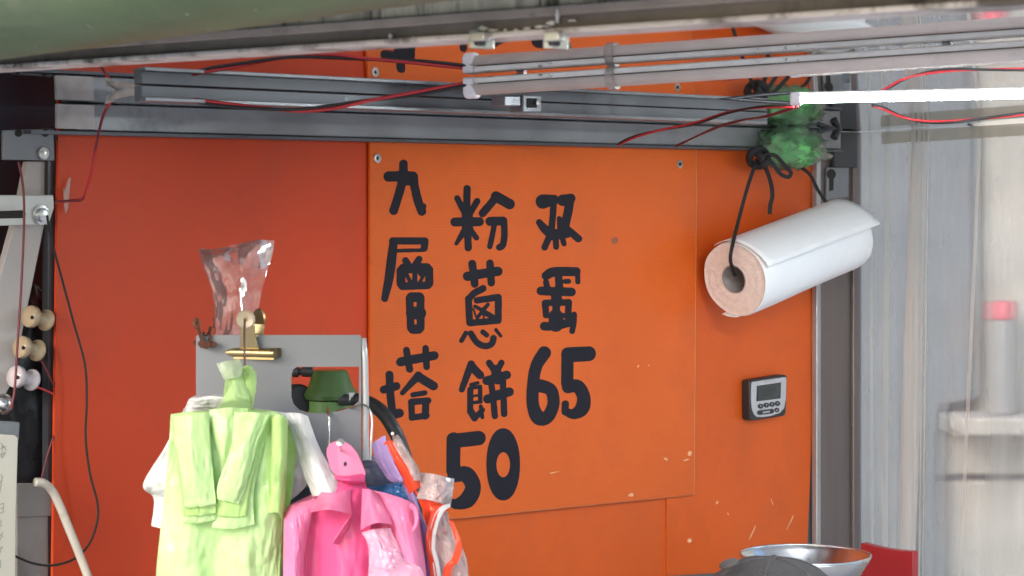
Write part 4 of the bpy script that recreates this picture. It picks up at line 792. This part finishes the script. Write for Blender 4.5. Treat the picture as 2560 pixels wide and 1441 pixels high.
patch('middle_fold', net([[(455, 410, 2.05), (570, 395, 2.045), (700, 400, 2.05)], [(480, 580, 2.048), (560, 560, 2.04), (640, 560, 2.048)], [(528, 800, 2.05), (540, 790, 2.046), (556, 780, 2.05)]]), 'bag_green', gbn, wr=.002, seed=9)
patch('tab_back', net([[(655, 160, 2.135), (700, 142, 2.135), (738, 190, 2.135)], [(640, 250, 2.125), (690, 250, 2.12), (740, 260, 2.125)], [(640, 390, 2.10), (690, 390, 2.095), (722, 385, 2.10)], [(640, 450, 2.08), (690, 450, 2.075), (722, 440, 2.08)]]), 'bag_green_b', gbn, wr=.001, seed=11, solid=.004)
patch('tab_front', net([[(552, 150, 2.13), (600, 140, 2.126), (650, 150, 2.13)], [(556, 230, 2.122), (600, 225, 2.114), (665, 230, 2.12)], [(545, 320, 2.105), (610, 315, 2.096), (700, 320, 2.105)], [(535, 372, 2.09), (610, 366, 2.08), (705, 366, 2.09)], [(470, 430, 2.06), (600, 430, 2.05), (720, 430, 2.06)]]), 'bag_green', gbn, wr=.0015, seed=12, solid=.002)
patch('clear_corner', net([[(498, 122, 2.118), (570, 105, 2.116), (645, 95, 2.118)], [(525, 180, 2.114), (590, 165, 2.11), (660, 160, 2.114)], [(545, 222, 2.114), (600, 215, 2.11), (660, 200, 2.114)]]), 'clear_tag', gbn, wr=.001, seed=13)
# dark navy and blue bags tucked behind the pink ones
patch('navy_bag', net([[(930, 985, 2.155), (1060, 890, 2.15), (1250, 800, 2.15), (1440, 720, 2.15), (1560, 800, 2.15)], [(940, 1100, 2.15), (1100, 1000, 2.14), (1250, 940, 2.14), (1450, 850, 2.14), (1640, 900, 2.15)], [(950, 1300, 2.15), (1100, 1300, 2.14), (1250, 1300, 2.14), (1500, 1300, 2.14), (1700, 1300, 2.15)]]), 'bag_navy', wr=.003, seed=14, label='dark navy plastic bag tucked behind the pink bundle', cat='plastic bag')
patch('blue_bag', net([[(1425, 890, 2.13), (1500, 885, 2.125), (1580, 868, 2.125), (1655, 860, 2.13)], [(1420, 915, 2.12), (1500, 915, 2.11), (1580, 910, 2.11), (1655, 905, 2.12)], [(1430, 1000, 2.12), (1500, 1000, 2.11), (1580, 1000, 2.11), (1690, 1000, 2.12)], [(1440, 1300, 2.12), (1500, 1300, 2.11), (1580, 1300, 2.11), (1690, 1300, 2.12)]]), 'bag_blue', wr=.004, ws=9, seed=15, label='shiny blue plastic bag peeking out behind the pink bundle', cat='plastic bag')
# pink bags
pk = thing('pink_bag_bundle', 'bundle of bright pink plastic bags hanging from a nail', 'plastic bags', pt(880, 1600, 2.08))
patch('back_sheet', net([[(935, 1010, 2.10), (1100, 930, 2.10), (1300, 850, 2.10), (1480, 910, 2.10), (1740, 1000, 2.10)], [(915, 1200, 2.095), (1100, 1150, 2.09), (1300, 1100, 2.09), (1480, 1150, 2.09), (1770, 1180, 2.095)], [(915, 1441, 2.095), (1100, 1441, 2.09), (1300, 1441, 2.09), (1500, 1441, 2.09), (1800, 1441, 2.095)], [(930, 1900, 2.095), (1100, 1900, 2.09), (1300, 1900, 2.09), (1500, 1900, 2.09), (1820, 1900, 2.095)]]), 'bag_pink', pk, wr=.003, seed=21)
patch('left_front_sheet', net([[(920, 1050, 2.075), (960, 1000, 2.07), (1010, 985, 2.07), (1120, 960, 2.075)], [(918, 1100, 2.060), (965, 1110, 2.050), (1030, 1060, 2.055), (1090, 1050, 2.062)], [(915, 1260, 2.058), (980, 1260, 2.046), (1040, 1250, 2.052), (1060, 1240, 2.07)], [(915, 1441, 2.058), (980, 1441, 2.046), (1030, 1441, 2.054), (1050, 1441, 2.07)], [(920, 1900, 2.06), (980, 1900, 2.05), (1030, 1900, 2.055), (1050, 1900, 2.07)]]), 'bag_pink', pk, wr=.002, seed=22)
patch('middle_sheet', net([[(1240, 830, 2.085), (1310, 850, 2.078), (1420, 850, 2.085)], [(1120, 960, 2.075), (1300, 960, 2.062), (1440, 930, 2.075)], [(1060, 1080, 2.075), (1290, 1120, 2.068), (1450, 1080, 2.07)], [(1050, 1441, 2.075), (1290, 1441, 2.065), (1480, 1441, 2.075)], [(1050, 1900, 2.075), (1290, 1900, 2.065), (1500, 1900, 2.075)]]), 'bag_pink_shade', pk, wr=.003, seed=23)
patch('left_loop', net([[(1150, 920, 2.066), (1230, 925, 2.055), (1330, 900, 2.066)], [(1105, 990, 2.058), (1220, 990, 2.042), (1330, 980, 2.058)], [(1082, 1045, 2.052), (1200, 1028, 2.030), (1338, 1058, 2.050)]]), 'bag_pink', pk, wr=.001, seed=24, solid=.001)
patch('left_loop_fold', net([[(1338, 1058, 2.050), (1336, 1050, 2.060), (1330, 1040, 2.070)], [(1300, 1110, 2.046), (1310, 1120, 2.056), (1320, 1130, 2.068)], [(1215, 1235, 2.056), (1230, 1240, 2.060), (1245, 1245, 2.068)]]), 'bag_pink', pk, wr=.001, seed=25)
patch('right_loop', net([[(1405, 900, 2.066), (1450, 905, 2.056), (1500, 930, 2.066)], [(1400, 1020, 2.056), (1470, 1020, 2.040), (1560, 1040, 2.056)], [(1395, 1155, 2.048), (1490, 1110, 2.026), (1592, 1122, 2.046)]]), 'bag_pink', pk, wr=.001, seed=26, solid=.001)
patch('right_front_sheet', net([[(1430, 900, 2.075), (1560, 930, 2.066), (1690, 975, 2.066), (1745, 1010, 2.08)], [(1500, 1020, 2.066), (1590, 1030, 2.056), (1680, 1060, 2.054), (1755, 1080, 2.07)], [(1560, 1130, 2.062), (1620, 1150, 2.05), (1690, 1180, 2.05), (1760, 1190, 2.066)], [(1600, 1441, 2.062), (1680, 1441, 2.05), (1740, 1441, 2.05), (1800, 1441, 2.066)], [(1600, 1900, 2.07), (1680, 1900, 2.06), (1740, 1900, 2.06), (1820, 1900, 2.07)]]), 'bag_pink', pk, wr=.002, seed=27)
patch('pale_front_fold', net([[(1400, 1170, 2.052), (1470, 1150, 2.042), (1580, 1140, 2.05)], [(1440, 1250, 2.046), (1530, 1260, 2.034), (1640, 1270, 2.05)], [(1445, 1380, 2.042), (1560, 1360, 2.03), (1700, 1350, 2.05)], [(1440, 1480, 2.046), (1580, 1480, 2.034), (1790, 1450, 2.05)], [(1440, 1900, 2.05), (1580, 1900, 2.04), (1800, 1900, 2.05)]]), 'bag_pink_pale', pk, wr=.004, ws=8, seed=28)
mb = MB()
for k in range(6):
    t = k / 5; P = cr([z1(1700 + 45 * math.sin(a * .9) * (1 - t * .5), 1080 - 85 * math.cos(a * .9) * (1 - t * .45), 2.050 + .004 * k) for a in (0, .8, 1.6, 2.4, 3.2)], 6)
    mb.tube([pt(p.x, p.y, p.z) for p in P], .0012, 6)
mb.build('rolled_edge', 'bag_pink', pk, smooth=True)
holes_c = [(340 + (1298 + 12 * math.cos(t)) / 2.4807, 860 + (746 + 16 * math.sin(t)) / 2.4807) for t in [k * math.pi / 8 for k in range(16)]]
tabp = [(1182, 690), (1182, 650), (1200, 622), (1235, 606), (1290, 608), (1335, 635), (1372, 680), (1400, 740), (1422, 800), (1415, 860), (1330, 850), (1250, 830), (1205, 770)]
holed([(340 + X / 2.4807, 860 + Y / 2.4807) for X, Y in tabp], [holes_c], 2.072, .006, 'tab', 'bag_pink', pk)
mb = MB(); mb.prism([pt(*z1(1300 + 50 * math.cos(t), 736 + 52 * math.sin(t), 2.071)) for t in [k * math.pi / 10 for k in range(20)]], (0, -.001, 0))
patch('tab_fold', net([[(1235, 815, 2.074), (1320, 820, 2.066), (1422, 800, 2.074)], [(1240, 838, 2.070), (1320, 846, 2.060), (1418, 850, 2.070)], [(1290, 858, 2.074), (1340, 866, 2.068), (1405, 866, 2.074)]]), 'bag_pink_shade', pk, wr=.0005, seed=29)
mb = MB(); mb.tube([pt(*z1(1268, 612, 2.03)), pt(*z1(1270, 682, 2.09))], .0013, 8); mb.lathe(pt(*z1(1268, 610, 2.03)), (0, -1, .6), [(.0034, -.0006), (.0036, .0006), (.002, .0012)], 12); mb.build('nail', 'zinc', label='silver nail through the tab of the pink bags', cat='nail', smooth='auto')
# purple strips, red-orange bags, striped clear bag
pp = thing('purple_bag_bundle', 'folded purple plastic bags beside the pink bundle', 'plastic bags', pt(1050, 1600, 2.1))
for k in range(4):
    patch('folded_strip', net([[(1466 + 18 * k, 620 - 14 * k, 2.10 - .004 * k), (1490 + 18 * k, 600 - 10 * k, 2.096 - .004 * k)], [(1490 + 22 * k, 720, 2.098 - .004 * k), (1520 + 22 * k, 705, 2.092 - .004 * k)], [(1560 + 22 * k, 830 + 4 * k, 2.098 - .004 * k), (1590 + 20 * k, 815 + 6 * k, 2.092 - .004 * k)], [(1610 + 12 * k, 860 - 4 * k, 2.1 - .004 * k), (1640 + 8 * k, 835, 2.096 - .004 * k)]]), 'bag_purple', pp, wr=.001, seed=40 + k, solid=.0015)
patch('hanging_sheet', net([[(1640, 860, 2.112), (1690, 870, 2.106), (1740, 960, 2.112)], [(1690, 960, 2.11), (1730, 970, 2.1), (1780, 1100, 2.11)], [(1740, 1150, 2.11), (1790, 1150, 2.1), (1840, 1200, 2.11)], [(1780, 1441, 2.11), (1820, 1441, 2.1), (1870, 1441, 2.11)], [(1790, 1900, 2.11), (1840, 1900, 2.1), (1880, 1900, 2.11)]]), 'bag_purple', pp, wr=.002, seed=45)
ro = thing('red_striped_bag_bundle', 'red and white striped clear plastic bags hanging right of the purple ones', 'plastic bags', pt(1110, 1600, 2.1))
patch('orange_strap', net([[(1535, 615, 2.086), (1570, 600, 2.08), (1610, 610, 2.086)], [(1590, 720, 2.084), (1630, 715, 2.076), (1660, 710, 2.084)], [(1650, 830, 2.084), (1690, 815, 2.076), (1720, 800, 2.084)], [(1700, 930, 2.088), (1740, 900, 2.08), (1770, 880, 2.088)]]), 'bag_orange', ro, wr=.001, seed=50, solid=.0015)
patch('clear_strap', net([[(1595, 590, 2.08), (1620, 565, 2.074), (1650, 600, 2.08)], [(1630, 680, 2.078), (1670, 660, 2.068), (1700, 690, 2.078)], [(1680, 760, 2.078), (1720, 745, 2.07), (1745, 760, 2.078)], [(1700, 850, 2.082), (1740, 850, 2.076), (1770, 850, 2.082)]]), 'bag_stripe_clear', ro, wr=.003, seed=51)
patch('top_flap', net([[(1762, 798, 2.09), (1830, 805, 2.08), (1900, 820, 2.08), (1972, 838, 2.09)], [(1760, 880, 2.086), (1830, 890, 2.072), (1900, 900, 2.072), (1966, 910, 2.086)], [(1740, 960, 2.086), (1820, 970, 2.07), (1890, 990, 2.072), (1950, 1010, 2.086)]]), 'bag_stripe_clear', ro, wr=.003, seed=52)
patch('red_band', net([[(1720, 900, 2.1), (1790, 940, 2.094), (1870, 960, 2.094), (1950, 960, 2.1)], [(1770, 1010, 2.098), (1830, 1020, 2.09), (1890, 1010, 2.09), (1945, 1010, 2.098)], [(1800, 1130, 2.098), (1850, 1100, 2.09), (1900, 1050, 2.09), (1940, 1030, 2.098)]]), 'bag_orange', ro, wr=.002, seed=53)
patch('side_sheet', net([[(1770, 1000, 2.10), (1850, 1010, 2.095), (1930, 1040, 2.10)], [(1800, 1120, 2.098), (1870, 1120, 2.09), (1960, 1150, 2.098)], [(1830, 1280, 2.098), (1920, 1270, 2.088), (2030, 1280, 2.098)], [(1860, 1441, 2.098), (1950, 1441, 2.088), (2060, 1441, 2.098)], [(1880, 1900, 2.1), (1960, 1900, 2.09), (2050, 1900, 2.1)]]), 'bag_stripe_clear', ro, wr=.005, ws=8, seed=54)
for k, (dx, m) in enumerate(((0, 'bag_white'), (22, 'bag_orange'))):
    patch('curved_stripe', net([[(1945 - dx, 990, 2.078), (1950 - dx, 1010, 2.078)], [(1880 - dx, 1020, 2.074), (1905 - dx, 1045, 2.074)], [(1835 - dx, 1110, 2.074), (1870 - dx, 1130, 2.074)], [(1820 - dx, 1250, 2.076), (1855 - dx, 1260, 2.076)], [(1850 - dx, 1441, 2.08), (1890 - dx, 1441, 2.08)], [(1870 - dx, 1900, 2.09), (1910 - dx, 1900, 2.09)]]), m, ro, wr=.001, seed=55 + k)
patch('lower_stripe', net([[(1940, 1090, 2.084), (1962, 1100, 2.084)], [(1980, 1230, 2.08), (2020, 1240, 2.08)], [(1960, 1330, 2.08), (2000, 1350, 2.08)], [(1900, 1441, 2.082), (1950, 1441, 2.082)], [(1900, 1900, 2.09), (1950, 1900, 2.09)]]), 'bag_orange', ro, wr=.001, seed=58)
mb = MB(); mb.tube([pt(*z1(1590, 556, 2.05)), pt(*z1(1600, 590, 2.1))], .0013, 8); mb.build('nail', 'zinc', label='silver nail at the top of the orange and purple bags', cat='nail', smooth='auto')

# ================================================================== pan, canister, red board, seated person
PD = 2.9; pc = pt(2013, 1388, PD); pr = 162 * PD / F
pan = thing('metal_pan', 'shallow shiny metal pan on a canister beside the dark cap', 'pan', pc - Vector((0, 0, .045)))
mb = MB(); mb.lathe(pc, (0, 0, 1), [(.004, -.041), (pr * .62, -.041), (pr * .72, -.036), (pr * .95, -.006), (pr * .985, -.001), (pr, 0), (pr * 1.01, -.0015), (pr * .995, -.004), (pr * .965, -.008), (pr * .74, -.039), (pr * .64, -.044), (.004, -.044)], 56, cap=False); mb.build('bowl', 'alu', pan, smooth='auto')
mb = MB(); mb.tube([pc + Vector((math.cos(t) * pr, math.sin(t) * pr, .0005)) for t in [2 * math.pi * k / 56 for k in range(57)]], .0016, 8); mb.build('rim', 'alu', pan, smooth=True)
cn = thing('steel_canister', 'steel canister standing on the counter under the shallow pan', 'canister', Vector((pc.x, pc.y, Z0)))
mb = MB(); hh = pc.z - .0442 - Z0; mb.lathe(Vector((pc.x, pc.y, Z0)), (0, 0, 1), [(.058, 0), (.062, .003), (.062, hh - .004), (.060, hh)], 36); mb.build('body', 'steel', cn, smooth='auto')
rb0 = pt(2152, 1359, 3.3); rb1 = pt(2281, 1374, 3.22)
mb = MB(); th = Vector((.01, .012, 0)); rows = []
lo0 = Vector((rb0.x, rb0.y, Z0)); lo1 = Vector((rb1.x, rb1.y, Z0))
poly = [pt(2152 + 130 * t, 1358 + 22 * t - 8 * math.sin(math.pi * t) * -1 * .6, 3.3 - .08 * t) for t in (0, .25, .5, .75, 1)] + [lo1, lo0]
mb.prism(poly, th); mb.build('red_board', 'red_board', label='red board standing beside the post behind the metal pan', cat='board', bevel=.001)
# person seated inside the stall; only the cap reaches into the picture
HX = pt(1930, 1399, 2.3); head = Vector((HX.x, 2.3, HX.z - .115))
person = thing('person', 'person in a dark grey cap sitting in front of the metal pan', 'person', Vector((HX.x, 2.2, GZ)))
def skin_body(name, pts, edges, rad, m, parent):
    me = bpy.data.meshes.new(name); me.from_pydata([Vector(p) - ORG[parent] for p in pts], edges, []); me.materials.append(M[m])
    o = bpy.data.objects.new(name, me); C.objects.link(o); o.parent = parent; ORG[o] = ORG[parent]
    o.modifiers.new('skin', 'SKIN'); md = o.modifiers.new('sub', 'SUBSURF'); md.levels = md.render_levels = 2
    for i, r in enumerate(rad): me.skin_vertices[0].data[i].radius = (r if isinstance(r, tuple) else (r, r))
    me.skin_vertices[0].data[0].use_root = True
    for p in me.polygons: p.use_smooth = True
    return o
hx, hy, hz = head; b_ = Vector((hx, hy, hz))
yv = -1   # facing the camera side, bent a little
body_pts = [(hx, hy + .06, .62), (hx, hy + .05, .76), (hx, hy + .03, .90), (hx, hy + .01, hz - .16), (hx, hy, hz - .06), (hx, hy, hz + .02), (hx, hy + .005, hz + .07),
 (hx - .15, hy + .02, hz - .20), (hx - .19, hy - .02, .78), (hx - .12, hy - .16, .70), (hx - .06, hy - .22, .70), (hx + .15, hy + .02, hz - .20), (hx + .19, hy - .02, .78), (hx + .12, hy - .16, .70), (hx + .06, hy - .22, .70),
 (hx - .09, hy + .04, .60), (hx - .11, hy - .32, .58), (hx - .11, hy - .30, .20), (hx - .11, hy - .40, .15), (hx + .09, hy + .04, .60), (hx + .11, hy - .32, .58), (hx + .11, hy - .30, .20), (hx + .11, hy - .40, .15)]
body_ed = [(0, 1), (1, 2), (2, 3), (3, 4), (4, 5), (5, 6), (3, 7), (7, 8), (8, 9), (9, 10), (3, 11), (11, 12), (12, 13), (13, 14), (0, 15), (15, 16), (16, 17), (17, 18), (0, 19), (19, 20), (20, 21), (21, 22)]
body_r = [(.15, .11), (.14, .10), (.15, .10), (.10, .07), .05, (.078, .09), (.07, .085), .05, .042, .034, .03, .05, .042, .034, .03, .08, .06, .04, .035, .08, .06, .04, .035]
skin_body('body', body_pts, body_ed, body_r, 'shirt', person)
cap = thing('cap', None, None, HX); C.objects.unlink(cap); bpy.data.objects.remove(cap)
mb = MB(); rows = []; ncap = 40
cc = Vector((hx, hy + .005, hz + .012)); RX_, RY_, RZ_ = .086, .102, .103
for i in range(13):
    ph = (math.pi / 2) * i / 12; row = []
    for j in range(ncap + 1):
        th_ = 2 * math.pi * (j % ncap) / ncap; seam = .0018 * abs(math.sin(th_ * 3)) ** .35 * math.sin(ph)
        k = 1 + .02 * noise.noise(Vector((math.cos(th_) * 1.6, math.sin(th_) * 1.6, ph * 2)))
        row.append(cc + Vector((math.cos(th_) * (RX_ * math.sin(ph) ** .86 * k + seam), math.sin(th_) * (RY_ * math.sin(ph) ** .86 * k + seam), RZ_ * math.cos(ph) ** .9)))
    rows.append(row)
mb.grid(rows); cp = mb.build('cap', 'cap_cloth', person, smooth=True, solid=.002)
for k in range(6):
    a = k * math.pi / 3 + .25; mb = MB(); P = [cc + Vector((math.cos(a) * (RX_ * math.sin(p) ** .86 + .0012), math.sin(a) * (RY_ * math.sin(p) ** .86 + .0012), RZ_ * math.cos(p) ** .9 + .001)) for p in [math.pi / 2 * (i + .3) / 12 for i in range(12)]]
    mb.tube(P, .0011, 6); mb.build('seam', 'cap_trim', cp, smooth=True)
# flat eyelet strap end lying on the crown
lug = pt(1822, 1402, 2.27); mb = MB(); mb.lathe(lug + Vector((0, 0, -.003)), (-.35, -.25, 1), [(.003, -.002), (.009, -.0015), (.0102, 0), (.009, .0013), (.003, .0018)], 20); mb.build('crown_button', 'cap_trim', cp, smooth=True)
mb = MB(); P = []
for k in range(17):
    a = math.pi + math.pi * k / 16; P.append(cc + Vector((math.cos(a) * RX_, math.sin(a) * RY_, .002)))
Q_ = [p + Vector(((p.x - cc.x) * .18, (p.y - cc.y) * .75, -.012)) for p in P]
mb.grid([P, Q_]); mb.build('brim', 'cap_cloth', cp, smooth=True, solid=.003)
st = thing('stool', 'low stool under the seated person in the dark cap', 'stool', Vector((hx, hy + .06, GZ)))
mb = MB(); mb.lathe(Vector((hx, hy + .06, .47)), (0, 0, 1), [(.15, 0), (.16, .01), (.16, .03), (.15, .04)], 28); mb.build('seat', 'red_board', st, smooth='auto')
for dx, dy in ((-.1, -.1), (.1, -.1), (.1, .1), (-.1, .1)):
    mb = MB(); mb.tube([Vector((hx + dx * 1.3, hy + .06 + dy * 1.3, GZ)), Vector((hx + dx, hy + .06 + dy, .471))], .013, 10); mb.build('leg', 'steel', st, smooth=True)

# ================================================================== clear curtain at the back, stone wall beyond
cu = thing('clear_curtain', 'creased clear vinyl curtain hanging at the back of the stall', 'curtain', sp(2350, 2000, S_B))
def curt(name, x0, x1, nx, s_off, m, fold, seed, lean=0., y0=300, z1_=.35, par=cu, solid=0):
    rows = []; q0, q1 = (sp(x0, 700, S_B).xy - O).dot(NV), (sp(x1, 700, S_B).xy - O).dot(NV)
    nz_ = 40
    for i in range(nz_ + 1):
        z = 1.70 + (z1_ - 1.70) * i / nz_; row = []
        for j in range(nx + 1):
            q = q0 + (q1 - q0) * j / nx + lean * (1.7 - z)
            d = fold * (noise.noise(Vector((q * 16 + seed, z * .7, seed))) + .5 * noise.noise(Vector((q * 42 + seed, z * 1.1, seed * 2)))) * min(1, .15 + (1.7 - z) * 1.6)
            row.append(L(S_B + s_off + d, q, min(z, zc(q) - .0006)))
        rows.append(row)
    mb = MB(); mb.grid(rows); return mb.build(name, m, par, smooth=True, solid=solid)
curt('left_sheet', 2128, 2330, 60, .0, 'vinyl_curtain', .012, 3.1, lean=-.012)
curt('overlap_fold', 2290, 2332, 24, -.014, 'vinyl_fold', .010, 9.4, lean=-.035)
curt('right_sheet', 2318, 2900, 90, .016, 'vinyl_curtain', .005, 41.7, lean=-.025)
for k, (xa, wd_, ln_, so_) in enumerate(((2296, 12, -.030, -.020), (2308, 4, -.022, -.026), (2316, 8, -.018, -.024), (2328, 4, -.012, -.022), (2338, 3, -.016, -.02), (2222, 14, -.010, -.010), (2180, 8, .004, -.009), (2452, 9, -.05, -.006))):
    curt('crease', xa, xa + wd_, 6, so_, 'vinyl_fold', .004, 31.3 + 5 * k, lean=ln_)
for (xa, ya, xb, yb, h_) in ((2150, 262, 2560, 300, 26), ):
    mb = MB(); q0, q1 = .06, .75; z = 1.66
    mb.prism([L(S_B - .018, q0, zc(q0) - .022), L(S_B - .018, q1, zc(q1) - .022), L(S_B - .018, q1, zc(q1) - .004), L(S_B - .018, q0, zc(q0) - .004)], SD * .003); mb.build('hem_tape', 'hem_tape', cu)
sw_ = thing('stone_wall', 'pale stone block wall seen through the clear curtain', 'wall', Vector((1.6, 5.35, 0)))
BY = 5.2
mb = MB(); mb.hexa([(-6, BY + .03, 0), (8, BY + .03, 0), (8, BY + .5, 0), (-6, BY + .5, 0)], [(-6, BY + .03, 4), (8, BY + .03, 4), (8, BY + .5, 4), (-6, BY + .5, 4)]); mb.build('mortar_core', 'mortar', sw_)
def bx_(x): return (x - CX) / F * BY
def bz_(y): return EYE - (y - HY) / F * BY
courses = [(bz_(3200), bz_(2150)), (bz_(2140), bz_(1640)), (bz_(1632), bz_(1206)), (bz_(1190), bz_(1056)), (bz_(1036), bz_(300)), (bz_(292), bz_(-400)), (bz_(-408), bz_(-1200)), (bz_(-1208), bz_(-2100))]
me_cache = {}
for ci, (z0_, z1_) in enumerate(courses):
    z0_ = max(z0_, .115); x = bx_(-2600) + (ci % 2) * .25
    edges = [bx_(2180), bx_(2424)] if ci >= 4 else [bx_(1980), bx_(2326)]
    xs = [-4.2, -3.2, -2.1, -1.2, -.3, .25] + edges + [edges[-1] + .52, edges[-1] + 1.3, edges[-1] + 2.1, 5.0]
    for k in range(len(xs) - 1):
        g = .006; dd = random.uniform(-.006, .006)
        mm = 'stone_grey' if (ci >= 4 and abs(xs[k] - bx_(2180)) < .01) else 'stone'
        mb = MB(); y0_ = BY - .0 + dd + (.03 if mm == 'stone_grey' else 0)
        mb.hexa([(xs[k] + g, y0_, z0_), (xs[k + 1] - g, y0_, z0_), (xs[k + 1] - g, BY + .032, z0_), (xs[k] + g, BY + .032, z0_)], [(xs[k] + g, y0_, z1_), (xs[k + 1] - g, y0_, z1_), (xs[k + 1] - g, BY + .032, z1_), (xs[k] + g, BY + .032, z1_)]); mb.build('stone', mm, sw_, bevel=.008)
mb = MB(); mb.prism([(x, BY - .045, z) for x, z in ((bx_(1700), .115), (bx_(2326), .115), (bx_(2330), bz_(1090)), (bx_(2338), bz_(1010)), (bx_(2400), bz_(1000)), (bx_(2420), bz_(985)), (bx_(2418), bz_(600)), (bx_(2421), 3.9), (bx_(1700), 3.9))], (0, .037, 0)); mb.build('pier', 'stone_grey', sw_, bevel=.006)
# red-topped cylinder standing on the ledge of the wall
bo = pt(2490, 1030, 5.12); bz0 = pt(2490, 1036, 5.12).z
mb = MB(); mb.hexa([(bx_(2345), 5.02, bz0 - .04), (bx_(2345) + 2, 5.02, bz0 - .04), (bx_(2340) + 2, 5.192, bz0 - .04), (bx_(2340), 5.192, bz0 - .04)], [(bx_(2340), 5.02, bz0 - .001), (bx_(2340) + 2, 5.02, bz0 - .001), (bx_(2340) + 2, 5.192, bz0 - .001), (bx_(2340), 5.192, bz0 - .001)]); mb.build('ledge', 'stone', sw_, bevel=.006)
bt = thing('grey_canister', 'tall grey bottle with a red cap on the stone ledge behind the curtain', 'bottle', Vector((bo.x, 5.11, bz0)))
mb = MB(); k_ = 5.12 / F
mb.lathe(Vector((bo.x, 5.11, bz0)), (0, 0, 1), [(29 * k_, 0), (32 * k_, 4 * k_), (32 * k_, 220 * k_), (30 * k_, 236 * k_)], 28); mb.build('body', 'bollard_body', bt, smooth='auto')
mb = MB(); mb.lathe(Vector((bo.x, 5.11, bz0)), (0, 0, 1), [(33 * k_, 237 * k_), (35 * k_, 240 * k_), (35 * k_, 274 * k_), (30 * k_, 282 * k_), (6 * k_, 284 * k_)], 28); mb.build('cap', 'bollard_red', bt, smooth='auto')
